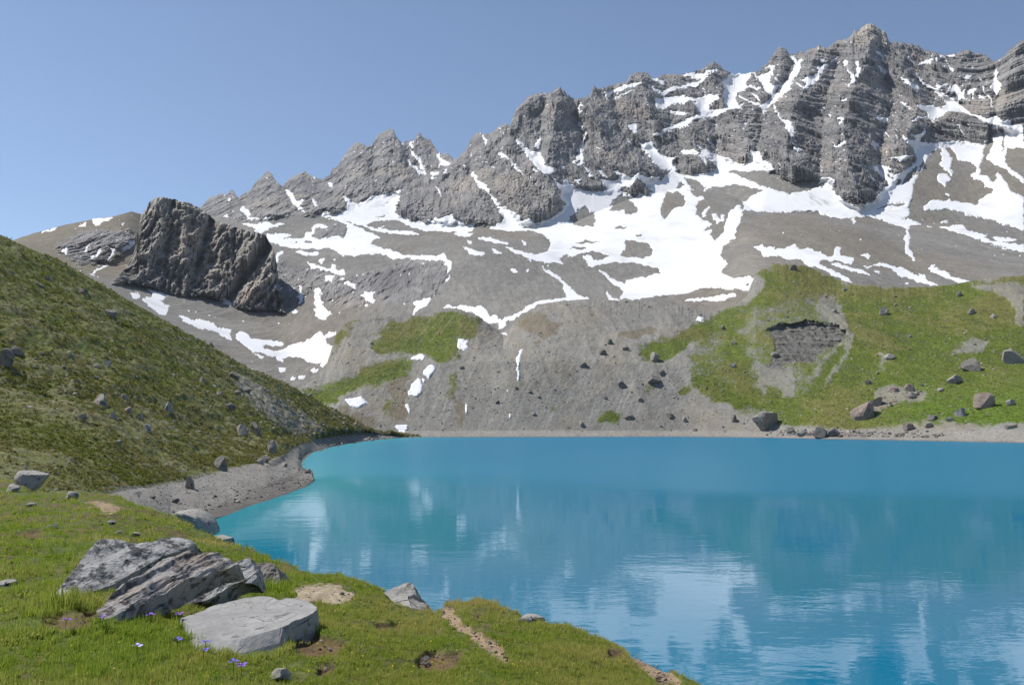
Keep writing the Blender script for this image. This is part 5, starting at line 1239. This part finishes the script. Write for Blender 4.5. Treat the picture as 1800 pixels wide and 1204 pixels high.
    put_rock(None, 'stone', 20, 863, 24, 13, 42, R_PALE, 'pale low stone beside the peaked boulder on its left', 'stone', None, 20, None, meadow_hit, .2, 3, 9, .05)
    # rocks at the near water line
    def near_water(px, py): return on_plane(px, py, .25)
    put_rock(None, 'shore_rock', 336, 944, 84, 44, 45, R_PALE, 'pale speckled rock sloping into the water at the end of the gravel beach', 'rock', None, 90, (.1, .32, .1), near_water, .2, 4, 9, .06)
    put_rock(None, 'shore_rock', 392, 956, 38, 14, 46, R_PALE, 'small pale rock at the water line between the speckled rock and the meadow', 'rock', None, 30, (0, .2, 0), near_water, .3, 3, 9, .05)
build_foreground_rocks()

LEFT_ROCKS = [  # px, py(foot), w, h, material, label
    (6,645,34,42,'D','big dark block jutting from the hillside at the left edge'), (30,618,24,20,'D','dark block just right of the big dark block on the hillside'),
    (172,716,34,28,'G','broad dark-faced rock in the middle of the left hillside'), (197,735,19,19,'P','white angular stone, first of the row of three below the broad rock'),
    (224,731,17,16,'T','tan wedge-shaped stone in the middle of the row of three'), (244,742,18,17,'P','grey stone at the right end of the row of three'),
    (257,760,16,15,'P','pale stone just below the row of three'), (296,727,18,24,'P','pale pointed stone standing alone right of the row of three'),
    (144,748,18,14,'G','grey stone below and left of the row of three'), (190,768,16,9,'P','flat pale stone low on the hillside below the row of three'), (205,785,18,8,'P','flat pale stone near the foot of the hillside above the meadow'),
    (333,858,20,28,'G','grey block standing on the gravel beach'), (388,826,34,30,'D','dark slanting rock at the foot of the hillside above the beach'),
    (424,766,26,22,'G','grey rock of the pair above the little cape'), (449,770,18,34,'D','dark upright rock beside the grey rock above the cape'),
    (478,798,15,30,'G','upright grey stone at the edge of the grass above the cape'), (402,722,26,14,'D','dark low rock in the scree high above the cape'),
    (385,699,17,16,'G','grey tilted stone near the upper scree of the hillside'), (412,664,24,18,'D','dark outcrop at the top of the grey scree streak'), (430,688,22,12,'D','dark outcrop in the middle of the grey scree streak'),
    (170,644,18,14,'G','speckled grey stone of a pair high on the hillside'), (188,642,17,13,'P','white stone of the pair high on the hillside'), (168,665,12,7,'P','small pale stone below the high pair'), (216,703,14,12,'P','pale stone between the high pair and the row of three'),
    (72,505,18,10,'D','dark stone near the top of the hillside at the left'), (143,512,22,14,'D','dark rock on the upper hillside below the skyline'), (193,556,26,17,'G','grey rock on the upper hillside, lower of the two near the skyline'), (84,488,14,12,'R','rust-brown stone near the skyline of the hillside'),
    (355,672,18,13,'G','grey rock on the hillside, left of the scree streak'), (130,692,14,7,'P','small pale stone in the dark grass left of the broad rock'), (52,728,12,7,'P','small pale stone in the lower left of the hillside'), (238,700,10,8,'P','little pale stone above the row of three'),
    (240,868,16,8,'P','tan stone at the upper corner of the gravel beach'), (500,820,14,9,'G','low stone where the grass ends above the cape'), (455,815,18,12,'P','pale stone among boulders where the beach meets the grass'), (465,812,16,18,'D','dark slab leaning beside the pale stone above the beach'),
    (540,832,14,9,'D','dark stone on the tip of the gravel cape'), (307,884,18,9,'D','dark wet stone low on the gravel beach'), (268,876,14,6,'D','dark stone on the gravel beach left of the wet stone'), (418,696,16,12,'G','grey broken rock below the dark outcrop of the scree'), (371,606,8,7,'D','tiny dark rock on the skyline against the snow'),
]
FAR_ROCKS = [
    (1349,753,44,46,'G','large square grey boulder on the far shore under the green hill'), (1444,769,30,20,'D','dark rock at the water line right of the square boulder'), (1412,766,22,13,'P','pale rock between the square boulder and the dark water-line rock'),
    (1466,767,22,14,'D','dark stone beside the dark water-line rock'), (1390,762,18,11,'G','grey stone beside the foot of the square boulder'), (1520,733,46,28,'K','big pinkish boulder at the lower end of the rubble on the hill'),
    (1545,717,26,18,'K','pinkish block above the big pinkish boulder'), (1600,687,18,16,'K','peaked block at the top of the rubble'), (1568,692,22,11,'K','flat block at the upper left end of the rubble'), (1606,702,16,11,'G','grey block at the right end of the rubble'),
    (1731,717,34,25,'K','peaked brown boulder in the green meadow at the right'), (1688,732,21,15,'P','pale boulder left of the peaked brown boulder'), (1712,653,40,22,'D','dark boulder on the hill at the right'), (1680,674,28,16,'G','grey boulder just below the dark boulder on the right'),
    (1784,636,36,28,'G','grey boulder at the right edge of the hill'), (1779,714,18,10,'P','flat pale stone near the right edge'), (1776,752,22,13,'G','grey rock on the far shore at the right edge'), (1641,738,22,12,'D','dark rock where the grass meets the far gravel at the right'),
    (1670,740,12,8,'P','pale stone right of the dark rock at the grass edge'), (1598,757,22,13,'K','brown rock in the shoreline rubble below the grass'), (1634,752,14,9,'G','grey stone on the shore below the dark rock'), (1563,632,22,10,'P','pale flat outcrop in the grass above the rubble'),
    (1527,678,14,10,'D','dark stone in the grass left of the rubble'), (1555,552,16,16,'G','round grey boulder high on the green hill'), (1709,552,14,9,'G','grey boulder high on the hill at the right'), (1689,519,12,10,'D','small dark boulder on the crest of the hill'), (1485,513,12,7,'P','pale stone on the crest right of the scree notch'),
    (1468,552,10,8,'G','grey stone in the scree notch near the crest'), (1396,476,18,11,'D','dark outcrop on top of the grassy hump'), (1361,628,18,9,'G','grey block left of the layered cliff'), (1270,580,10,10,'D','dark stone on the green ridge'),
    (1290,605,10,7,'P','pale stone in the green strip of the hill'), (1288,647,12,7,'P','flat pale stone low in the green strip'), (1152,676,28,14,'D','large dark boulder in the middle of the scree'), (1163,660,13,9,'D','small dark boulder just above the large dark one'), (1095,682,18,11,'D','dark boulder left of the large dark one in the scree'),
    (1027,645,16,11,'D','dark boulder high in the grey scree'), (1061,625,14,10,'D','dark angular rock near the middle of the scree'), (1075,608,13,9,'D','dark rock above the angular one'), (1098,620,15,10,'D','dark rock right of the angular one'), (1107,738,20,9,'D','dark flat boulder low above the far shore'), (1178,735,15,10,'D','dark boulder low on the slope right of the flat one'),
    (1203,741,10,9,'P','pale boulder on the lower slope left of the square boulder'), (1150,634,16,18,'G','grey boulder in the patch of grass on the scree'), (1128,710,10,8,'D','small dark stone below the large dark boulder'), (1022,748,11,10,'G','grey stone just above the far shore'), (1066,700,9,6,'D','small dark stone left of the large dark boulder'),
    (947,702,8,7,'P','small pale stone on the lower scree'), (938,729,9,6,'P','flat pale stone near the far shore'), (873,706,10,8,'D','dark stone at the foot of the scree'), (813,645,10,6,'D','dark stone at the edge of the mossy gully'), (1290,743,10,14,'D','dark rock left of the square boulder near the shore'), (1222,758,9,6,'D','small dark stone on the gravel of the far shore'),
    (1654,690,12,6,'P','pale stone in the grass below the dark boulder'), (1745,560,10,7,'P','pale stone on the upper right hill'), (1600,590,10,6,'P','small pale stone in the middle of the hill'),
]
_MATS = {'P': R_PALE, 'G': R_GREY, 'D': R_DARK, 'T': R_PINK, 'K': R_PINK, 'R': R_PINK}
for i, (x, y, w, h, mt, lab) in enumerate(LEFT_ROCKS):
    put_rock(LEFT, 'hillside_rock', x, y, w * .88, h * .85, 100 + i, _MATS[mt], lab, 'rock', 'rocks on the left hillside', None, None, None, .36, 3, 12, .07)
for i, (x, y, w, h, mt, lab) in enumerate(FAR_ROCKS):
    put_rock(SLOPE, 'boulder', x, y, w, h, 300 + i, _MATS[mt], lab, 'boulder', 'boulders above the far shore', None, None, None, .34, 3, 12, .07)
# ------------------------------------------------------------------ grass, pebbles, flowers
def leaf_material(name, lo, hi, dry, trans=.35):
    m = bpy.data.materials.new(name); m.use_nodes = True
    nt = m.node_tree
    for n in list(nt.nodes): nt.nodes.remove(n)
    out = ngroup(nt, 'ShaderNodeOutputMaterial')
    at_ = ngroup(nt, 'ShaderNodeAttribute', attribute_type='INSTANCER', attribute_name='tint')
    oi = ngroup(nt, 'ShaderNodeObjectInfo')
    def mix(f, a, b):
        x = ngroup(nt, 'ShaderNodeMix', data_type='RGBA'); nt.links.new(f, x.inputs['Factor'])
        for k, v in (('A', a), ('B', b)):
            if isinstance(v, tuple): x.inputs[k].default_value = (*v, 1)
            else: nt.links.new(v, x.inputs[k])
        return x.outputs['Result']
    c = mix(oi.outputs['Random'], lo, hi)
    c = mix(at_.outputs['Fac'], c, dry)
    df = ngroup(nt, 'ShaderNodeBsdfDiffuse'); nt.links.new(c, df.inputs['Color'])
    tr = ngroup(nt, 'ShaderNodeBsdfTranslucent'); nt.links.new(c, tr.inputs['Color'])
    mx = ngroup(nt, 'ShaderNodeMixShader'); mx.inputs[0].default_value = trans
    nt.links.new(df.outputs[0], mx.inputs[1]); nt.links.new(tr.outputs[0], mx.inputs[2]); nt.links.new(mx.outputs[0], out.inputs['Surface'])
    return m

def tuft_mesh(name, seed, blades, h, spread, width, lean=.5, broad=False):
    rs = np.random.RandomState(seed); V = []; T = []
    for _ in range(blades):
        a = rs.uniform(0, 2 * math.pi); r = spread * math.sqrt(rs.uniform()); bx, by = r * math.cos(a), r * math.sin(a)
        d = rs.uniform(0, 2 * math.pi); ln = lean * rs.uniform(.2, 1.1); hh = h * rs.uniform(.45, 1.1); w = width * rs.uniform(.7, 1.3)
        dx, dy = math.cos(d), math.sin(d); px_, py_ = -dy * w / 2, dx * w / 2
        i = len(V)
        m1 = .45; x1, y1, z1 = bx + dx * hh * ln * .28, by + dy * hh * ln * .28, hh * m1
        x2, y2, z2 = bx + dx * hh * ln, by + dy * hh * ln, hh * (1 - .25 * ln)
        k = 1.5 if broad else .85
        V += [(bx - px_ * .7, by - py_ * .7, -.01), (bx + px_ * .7, by + py_ * .7, -.01), (x1 - px_ * k, y1 - py_ * k, z1), (x1 + px_ * k, y1 + py_ * k, z1), (x2, y2, z2)]
        T += [(i, i + 1, i + 3), (i, i + 3, i + 2), (i + 2, i + 3, i + 4)]
    return make_mesh(name, np.array(V), np.array(T), None, True)

def scatter(name, P, rot, scale, idx, tint, sources, label, cat):
    """one object: source meshes instanced on points"""
    P = np.asarray(P, np.float32); n = len(P)
    me = bpy.data.meshes.new(name + '_points'); me.vertices.add(n); me.vertices.foreach_set('co', P.ravel())
    def attr(nm, typ, arr, key):
        a = me.attributes.new(nm, typ, 'POINT'); a.data.foreach_set(key, np.ascontiguousarray(arr, np.int32 if typ == 'INT' else np.float32).ravel())
    attr('rot', 'FLOAT_VECTOR', rot, 'vector'); attr('scl', 'FLOAT_VECTOR', scale, 'vector'); attr('pick', 'INT', idx, 'value'); attr('tint', 'FLOAT', tint, 'value')
    o = add_obj(name, me)
    coll = bpy.data.collections.new(name + '_sources')
    for k, (sm, mat) in enumerate(sources):
        so = bpy.data.objects.new('%s_source_%02d' % (name, k), sm)
        if not sm.materials: sm.materials.append(mat)
        coll.objects.link(so)
    ng = bpy.data.node_groups.new(name + '_scatter', 'GeometryNodeTree')
    ng.interface.new_socket('Geometry', in_out='INPUT', socket_type='NodeSocketGeometry'); ng.interface.new_socket('Geometry', in_out='OUTPUT', socket_type='NodeSocketGeometry')
    gi = ng.nodes.new('NodeGroupInput'); go = ng.nodes.new('NodeGroupOutput')
    ip = ng.nodes.new('GeometryNodeInstanceOnPoints'); ci = ng.nodes.new('GeometryNodeCollectionInfo')
    ci.inputs['Collection'].default_value = coll; ci.inputs['Separate Children'].default_value = True; ci.inputs['Reset Children'].default_value = True
    def na(nm, typ):
        x = ng.nodes.new('GeometryNodeInputNamedAttribute'); x.data_type = typ; x.inputs['Name'].default_value = nm; return x.outputs['Attribute']
    ng.links.new(gi.outputs[0], ip.inputs['Points']); ng.links.new(ci.outputs[0], ip.inputs['Instance'])
    ip.inputs['Pick Instance'].default_value = True
    ng.links.new(na('pick', 'INT'), ip.inputs['Instance Index'])
    ng.links.new(na('rot', 'FLOAT_VECTOR'), ip.inputs['Rotation']); ng.links.new(na('scl', 'FLOAT_VECTOR'), ip.inputs['Scale'])
    ng.links.new(ip.outputs[0], go.inputs[0])
    md = o.modifiers.new('scatter', 'NODES'); md.node_group = ng
    tag(o, label, cat, None, 'stuff')
    return o

GRASS = leaf_material('meadow_grass', (.185, .285, .030), (.32, .385, .055), (.50, .42, .15), .5)
TUSSOCK = leaf_material('hill_grass', (.115, .145, .022), (.18, .19, .038), (.27, .22, .12), .40)
rs = np.random.RandomState(11)
tufts = [(tuft_mesh('grass_tuft_%d' % i, 20 + i, *a), GRASS) for i, a in enumerate([(26, .085, .05, .0042, .55), (30, .06, .06, .004, .7), (20, .125, .04, .0045, .45), (24, .035, .07, .010, .8, True), (18, .045, .06, .012, .9, True), (7, .16, .04, .0026, .5)])]
rock_cover = Mask()
for q in FOREGROUND: rock_cover.poly(q)

def meadow_grass():
    n = 46000
    phi = rs.uniform(-.60, .32, n); R, _ = lip_of(phi)
    outer = np.where(phi < -.44, R * 1.25, R + .55)
    inv = rs.uniform(0, 1, n) * (1 / 5.0 - 1 / outer) + 1 / outer
    r = 1 / inv
    x, y = r * np.sin(phi), r * np.cos(phi); z = meadow_z(x, y)
    px, py, f = project(np.stack([x, y, z], 1))
    d, s, p = meadow_cover(px, py, x, y)
    bare = np.maximum(np.maximum(sstep(.10, .45, d) * .96, sstep(.10, .4, s)), sstep(.10, .4, p) * .98)
    keep = (rs.uniform(0, 1, n) > bare) & (rock_cover.get(px, py) < .5)
    n1 = fbm(x / .9, y / .9, 2.2, 3); n2 = fbm(x / 2.6, y / 2.6, 5.2, 2)
    keep &= rs.uniform(0, 1, n) < np.clip(1.0 + 1.3 * n1, .25, 1)
    x, y, z, r, px, py, n1, n2, bare = [a[keep] for a in (x, y, z, r, px, py, n1, n2, bare)]
    n = len(x)
    tint = np.clip(.16 + .95 * n2 + .6 * n1 + .35 * rs.normal(0, .4, n) + .30 * sstep(520, 800, px) + .5 * bare, 0, .95)
    sc = np.interp(r, [5, 12, 34], [.62, .85, 1.6]) * rs.uniform(.65, 1.35, n) * (1 + .35 * np.clip(n1, -.5, .8))
    # ranker growth in the lee of the slabs and along the lip
    rank = np.exp(-(((px - 115) / 60) ** 2 + ((py - 1075) / 26) ** 2)) + np.exp(-(((px - 480) / 30) ** 2 + ((py - 1045) / 16) ** 2)) + .8 * np.exp(-(((px - 535) / 26) ** 2 + ((py - 1108) / 16) ** 2)) + .6 * np.exp(-(((px - 825) / 55) ** 2 + ((py - 1090) / 22) ** 2))
    sc = sc * (1 + .8 * rank) * (1 - .35 * np.clip(bare * 3, 0, 1)) * np.interp(px, [450, 700], [1, .78]); tint = tint * (1 - .6 * np.clip(rank, 0, 1))
    idx = rs.choice(6, n, p=[.32, .24, .12, .17, .11, .04])
    idx = np.where((rank > .4) & (rs.uniform(0, 1, n) < .5), 2, idx)
    rot = np.stack([rs.normal(0, .12, n), rs.normal(0, .12, n), rs.uniform(0, 6.28, n)], 1)
    tint = np.where(idx == 5, np.clip(tint + .6, 0, .95), tint)
    scale = np.stack([sc, sc, sc * rs.uniform(.75, 1.25, n)], 1)
    scatter('grass', np.stack([x, y, z - .005], 1), rot, scale, idx, tint, tufts, 'fresh green grass of the foreground meadow', 'grass')
meadow_grass()

htufts = [(tuft_mesh('tussock_%d' % i, 40 + i, *a), TUSSOCK) for i, a in enumerate([(16, .22, .16, .05, .8), (14, .16, .22, .06, 1.0), (12, .12, .25, .09, 1.2, True)])]
def hill_grass():
    PX, PY, P = LEFT.px, LEFT.py, LEFT.P
    nr, nc = PX.shape
    n = 30000
    r = rs.randint(64, nr - 1, n); c = rs.randint(0, nc - 1, n)
    p = P[r, c] + (P[r + 1, c] - P[r, c]) * rs.uniform(0, 1, n)[:, None] + (P[r, c + 1] - P[r, c]) * rs.uniform(0, 1, n)[:, None]
    D = p[:, 1]
    n1 = fbm(p[:, 0] / 9, D / 13, 3.1, 3); n2 = fbm(p[:, 0] / 2.2, D / 4, 8.1, 3)
    keep = (LEFT.grav[r, c] < .4) & (rs.uniform(0, 1, n) > .85 * LEFT.scr[r, c]) & (rs.uniform(0, 1, n) < np.clip(.72 + 1.0 * n1 + 1.0 * n2 - .25 * sstep(600, 760, PY[r, c]), .12, 1)) & (PY[r, c] < 890)
    p, D, n1, n2 = p[keep], D[keep], n1[keep], n2[keep]; n = len(p); py_ = PY[r, c][keep]
    s = np.interp(D, [40, 90, 260], [.8, 1.5, 3.0]) * rs.uniform(.5, 1.3, n)
    tint = np.clip(.22 - .8 * n1 + .3 * rs.normal(0, .7, n) + .2 * sstep(600, 750, py_), 0, 1)
    rot = np.stack([rs.normal(0, .25, n), rs.normal(.25, .25, n), rs.uniform(0, 6.28, n)], 1)
    scatter('hill_grass', p, rot, np.stack([s, s, s * .9], 1), rs.randint(0, 3, n), tint, htufts, 'tussock grass covering the left hillside', 'grass')
    PX, PY, P, G = SLOPE.px, SLOPE.py, SLOPE.P, SLOPE.gfac
    nr, nc = PX.shape; n = 26000
    r = rs.randint(16, nr - 1, n); c = rs.randint(0, nc - 1, n)
    p = P[r, c]; keep = rs.uniform(0, 1, n) < (G[r, c] - .15) * 1.1
    p = p[keep]; px = PX[r, c][keep]; py = PY[r, c][keep]; n = len(p)
    n1 = fbm(p[:, 0] / 14, p[:, 1] / 20, p[:, 2] / 9, 3)
    s = rs.uniform(.9, 2.1, n); tint = np.clip(.22 + .9 * n1 + .3 * rs.normal(0, .6, n) - .35 * sstep(620, 730, py) * sstep(1450, 1650, px) + .25 * sstep(600, 520, py), 0, 1)
    rot = np.stack([rs.normal(0, .25, n), rs.normal(0, .25, n), rs.uniform(0, 6.28, n)], 1)
    scatter('turf', p, rot, np.stack([s, s, s * .6], 1), rs.randint(0, 3, n), tint, htufts, 'low turf of the green hill above the far shore', 'grass')
hill_grass()

pebbles = []
for i in range(6):
    pm = rock_mesh('pebble_%d' % i, 500 + i, (1, .85, .65), 2, 8, .08)
    pebbles.append((pm, (R_PALE, R_GREY, R_GREY, R_PINK, R_PALE, R_DARK)[i]))
def stones(name, p, size, pick, label, cat):
    n = len(p)
    rot = rs.uniform(-3, 3, (n, 3)) * np.array([.25, .25, 1])
    scatter(name, p + np.array([0, 0, .1]) * size[:, None], rot, np.stack([size * rs.uniform(.7, 1.4, n), size, size * rs.uniform(.6, 1.1, n)], 1), pick, np.zeros(n), pebbles, label, cat)
def scatter_stones():
    def pick_on(L, n, r0):
        nr, nc = L.px.shape
        r = rs.randint(r0, nr - 1, n); c = rs.randint(0, nc - 1, n)
        return r, c, L.P[r, c] + (L.P[r, c + 1] - L.P[r, c]) * rs.uniform(0, 1, n)[:, None] + (L.P[r + 1, c] - L.P[r, c]) * rs.uniform(0, 1, n)[:, None]
    # hillside stones, thicker where the turf is torn
    r, c, p = pick_on(LEFT, 5200, 64)
    n1 = fbm(p[:, 0] / 7, p[:, 1] / 10, 6.1, 3)
    k = (LEFT.grav[r, c] < .5) & (rs.uniform(0, 1, len(p)) < np.clip(.30 + 1.3 * n1 + .5 * LEFT.scr[r, c] + .35 * sstep(600, 760, LEFT.py[r, c]), .03, 1))
    p = p[k]; D = p[:, 1]; size = D / FPX * np.clip(rs.lognormal(.55, .5, len(p)), .8, 5.5)
    stones('hillside_rubble', p, size, rs.choice(6, len(p), p=[.3, .22, .18, .1, .15, .05]), 'small stones strewn over the left hillside', 'rubble')
    # gravel of the near beach
    r, c, p = pick_on(LEFT, 26000, 1)
    k = (LEFT.grav[r, c] > .45) & (p[:, 2] > -.12) & (LEFT.px[r, c] > 180)
    p = p[k]; D = p[:, 1]; near = sstep(.7, .05, p[:, 2])
    size = D / FPX * np.clip(rs.lognormal(.15, .45, len(p)), .6, 4.5) * (.75 + .7 * near)
    stones('gravel', p, size, rs.choice(6, len(p), p=[.10, .32, .30, .06, .04, .18]), 'grey gravel and pebbles of the beach below the left hillside', 'gravel')
    # scree and shore of the far side
    r, c, p = pick_on(SLOPE, 12000, 10)
    n1 = fbm(p[:, 0] / 14, p[:, 1] / 20, p[:, 2] / 10, 3); px, py = SLOPE.px[r, c], SLOPE.py[r, c]
    pile = np.exp(-(((px - 1585 - (py - 705) * -1.6) / 38) ** 2 + ((py - 705) / 18) ** 2)) * 1.5
    shore = np.exp(-((py - 762) / 6.0) ** 2) * (.5 + .9 * np.exp(-((px - 1530) / 120) ** 2))
    k = rs.uniform(0, 1, len(p)) < np.clip(.20 + .9 * n1 + pile + shore - .10 * SLOPE.gfac[r, c], .04, 1)
    p, px, py, pile = p[k], px[k], py[k], pile[k]
    size = p[:, 1] / FPX * np.clip(rs.lognormal(.05, .5, len(p)), .55, 4.0) * (1 + .8 * np.clip(pile, 0, 1))
    idx = rs.choice(6, len(p), p=[.26, .26, .16, .12, .08, .12]); idx = np.where((pile > .5) & (rs.uniform(0, 1, len(p)) < .7), 3, idx)
    stones('scree_rubble', p, size, idx, 'stones scattered over the scree, hill and shore across the lake', 'rubble')
    # pale stones dotted over the green hill, and a belt of broken rock along its shore
    r, c, p = pick_on(SLOPE, 9000, 16); px, py = SLOPE.px[r, c], SLOPE.py[r, c]
    n1 = fbm(p[:, 0] / 10, p[:, 1] / 14, p[:, 2] / 7, 3)
    k = (px > 1230) & (SLOPE.gfac[r, c] > .4) & (rs.uniform(0, 1, len(p)) < np.clip(.35 + .9 * n1, .05, .9))
    p = p[k]; stones('hill_stones', p, p[:, 1] / FPX * np.clip(rs.lognormal(.0, .45, len(p)), .5, 2.6), rs.choice(6, len(p), p=[.45, .1, .05, .05, .35, 0]), 'small pale stones dotted over the green hill', 'rubble')
    n = 420; bx = np.concatenate([rs.normal(1455, 45, n // 2), rs.uniform(1370, 1660, n - n // 2)]); by = 766 - np.abs(rs.normal(0, 4.5, n)) + (bx - 1400) * .012
    p = np.array([SLOPE.hit(a, b) for a, b in zip(bx, by)])
    stones('shore_rubble', p, p[:, 1] / FPX * np.clip(rs.lognormal(.75, .45, n), .8, 6), rs.choice(6, n, p=[.1, .22, .2, .3, .05, .13]), 'belt of broken rocks along the far shore under the green hill', 'rubble')
    # shingle under the bank at the lower right
    n = 1800; phi = rs.uniform(.10, .42, n); R, _ = lip_of(phi); rr = R + rs.uniform(5.2, 12.5, n)
    x, y = rr * np.sin(phi), rr * np.cos(phi); z = meadow_z(x, y); k = z > -.1
    stones('shingle', np.stack([x, y, z], 1)[k], rs.lognormal(-3.6, .5, n)[k], rs.choice(6, n, p=[.35, .2, .15, .1, .15, .05])[k], 'pale shingle at the water line under the grassy bank', 'gravel')
    # crumbs of earth and small stones on the bare patches
    n = 9000; phi = rs.uniform(-.55, .30, n); R, _ = lip_of(phi); r_ = 1 / (rs.uniform(0, 1, n) * (1 / 5.2 - 1 / R) + 1 / R)
    x, y = r_ * np.sin(phi), r_ * np.cos(phi); z = meadow_z(x, y); px, py, f = project(np.stack([x, y, z], 1)); d, s, p_ = meadow_cover(px, py, x, y)
    k = (np.maximum(np.maximum(d * .6, s), p_) > .35) & (rock_cover.get(px, py) < .5)
    stones('earth_crumbs', np.stack([x, y, z], 1)[k], rs.lognormal(-4.9, .6, n)[k], rs.choice(6, n, p=[.2, .1, .1, .5, .05, .05])[k], 'loose crumbs and pebbles on the bare earth patches', 'gravel')
scatter_stones()

# violets in the grass
def flat_mat(name, c, rough=.6):
    m = bpy.data.materials.new(name); m.use_nodes = True; nt = m.node_tree; b = nt.nodes['Principled BSDF']
    n = ngroup(nt, 'ShaderNodeTexNoise'); n.inputs['Scale'].default_value = 120
    mr = ngroup(nt, 'ShaderNodeMapRange'); mr.inputs['To Min'].default_value = .75; mr.inputs['To Max'].default_value = 1.2; nt.links.new(n.outputs['Fac'], mr.inputs['Value'])
    v = ngroup(nt, 'ShaderNodeVectorMath', operation='SCALE'); v.inputs[0].default_value = c; nt.links.new(mr.outputs[0], v.inputs['Scale']); nt.links.new(v.outputs[0], b.inputs['Base Color'])
    b.inputs['Roughness'].default_value = rough; return m
VIOLET = flat_mat('violet_petal', (.20, .065, .52)); BLUE = flat_mat('blue_petal', (.10, .10, .50)); PALEV = flat_mat('pale_petal', (.42, .42, .72)); YELLOW = flat_mat('yellow_eye', (.75, .5, .03)); STEM = flat_mat('flower_stem', (.06, .11, .02))
def petal_mesh(name):
    V = [(0, 0, 0)]; pts = [(.004, .006), (.0095, .014), (.0105, .022), (.007, .029), (0, .031), (-.007, .029), (-.0105, .022), (-.0095, .014), (-.004, .006)]
    for x, y in pts: V.append((x, y, .004 + .10 * y - 6 * x * x))
    T = [(0, i, i + 1) for i in range(1, len(pts))]
    return make_mesh(name, np.array(V), np.array(T), None, True)
def stem_mesh(name, h):
    V = []; T = []
    for j in range(3):
        for i in range(4):
            a = i * math.pi / 2; V.append((.0022 * math.cos(a) + .006 * (j / 2) ** 2, .0022 * math.sin(a), -.02 + (h + .02) * j / 2))
    for j in range(2):
        for i in range(4):
            T.append((j * 4 + i, j * 4 + (i + 1) % 4, j * 4 + 4 + (i + 1) % 4, j * 4 + 4 + i))
    return make_mesh(name, np.array(V), np.array(T), None, True)
PET = {}
STEM_ME = stem_mesh('stem', .085)
EYE_ME = rock_mesh('eye', 900, (.004, .004, .003), 1, 2, .02)
FLOWERS = [(114,1099,VIOLET,'purple violet in the dark grass below the lichened slab, leftmost of the violets'), (175,1094,VIOLET,'purple violet at the lower tip of the brown layered slab'), (264,1089,VIOLET,'purple violet in front of the thin rock sliver'),
           (315,1087,VIOLET,'bright purple violet touching the left corner of the flat slab'), (311,1134,BLUE,'blue violet in the grass left of the flat slab front'), (359,1139,BLUE,'dim blue violet at the foot of the flat slab'), (357,1155,BLUE,'blue violet just below the foot of the flat slab'),
           (411,1176,BLUE,'upper blue violet of the pair near the bottom edge'), (425,1182,VIOLET,'lower purple violet of the pair near the bottom edge'), (240,1147,PALEV,'pale lilac flower in the grass near the lower left')]
for i, (x, y, m, lab) in enumerate(FLOWERS):
    p = meadow_hit(x, y + 14)
    root = bpy.data.objects.new('violet_flower', None); COL.objects.link(root); root.location = p; root.rotation_euler = (0, 0, i * 1.3)
    root.empty_display_size = .05; root.scale = (1.35, 1.35, 1.35)
    tag(root, lab, 'flower', 'violets in the meadow')
    if m.name not in PET: PET[m.name] = petal_mesh('petal_' + m.name)
    st = add_obj('stem', STEM_ME, STEM, root)
    for k in range(5):
        o = add_obj('petal', PET[m.name], m, root, (.006, 0, .085))
        o.rotation_euler = (math.radians(-12 + 14 * (k % 2)), math.radians(8), k * 2 * math.pi / 5); 
    add_obj('eye', EYE_ME, YELLOW, root, (.006, 0, .089))
# small yellow blooms
n = 120; phi = rs.uniform(-.56, .05, n); R, _ = lip_of(phi); r_ = 1 / (rs.uniform(0, 1, n) * (1 / 5.6 - 1 / R) + 1 / R)
x, y = r_ * np.sin(phi), r_ * np.cos(phi); z = meadow_z(x, y) + .05
px, py, f = project(np.stack([x, y, z], 1)); k = rock_cover.get(px, py) < .5
bm_ = rock_mesh('bloom', 901, (.011, .011, .006), 1, 2, .05)
scatter('yellow_blooms', np.stack([x, y, z], 1)[k], np.zeros((int(k.sum()), 3)), np.ones((int(k.sum()), 3)) * rs.uniform(.35, .85, (int(k.sum()), 1)) * np.interp(r_[k], [5, 30], [.8, 2])[:, None], np.zeros(int(k.sum()), int), np.zeros(int(k.sum())), [(bm_, YELLOW)], 'tiny yellow blooms dotted through the meadow grass', 'flowers')
# ------------------------------------------------------------------ thin mountain air
def build_haze():
    bm = bmesh.new(); bmesh.ops.create_cube(bm, size=1.0)
    me = bpy.data.meshes.new('haze'); bm.to_mesh(me); bm.free()
    o = add_obj('haze', me)
    o.scale = (5200, 4300, 1300); o.location = (0, 1400, 1300 / 2 - 30)
    m = bpy.data.materials.new('mountain_air'); m.use_nodes = True; nt = m.node_tree
    for n in list(nt.nodes): nt.nodes.remove(n)
    out = ngroup(nt, 'ShaderNodeOutputMaterial'); v = ngroup(nt, 'ShaderNodeVolumePrincipled')
    v.inputs['Color'].default_value = (.72, .82, 1.0, 1); v.inputs['Density'].default_value = .000042; v.inputs['Anisotropy'].default_value = .2
    nt.links.new(v.outputs[0], out.inputs['Volume'])
    me.materials.append(m)
    tag(o, 'thin bluish air between the lake and the mountain', 'haze', None, 'stuff')
build_haze()
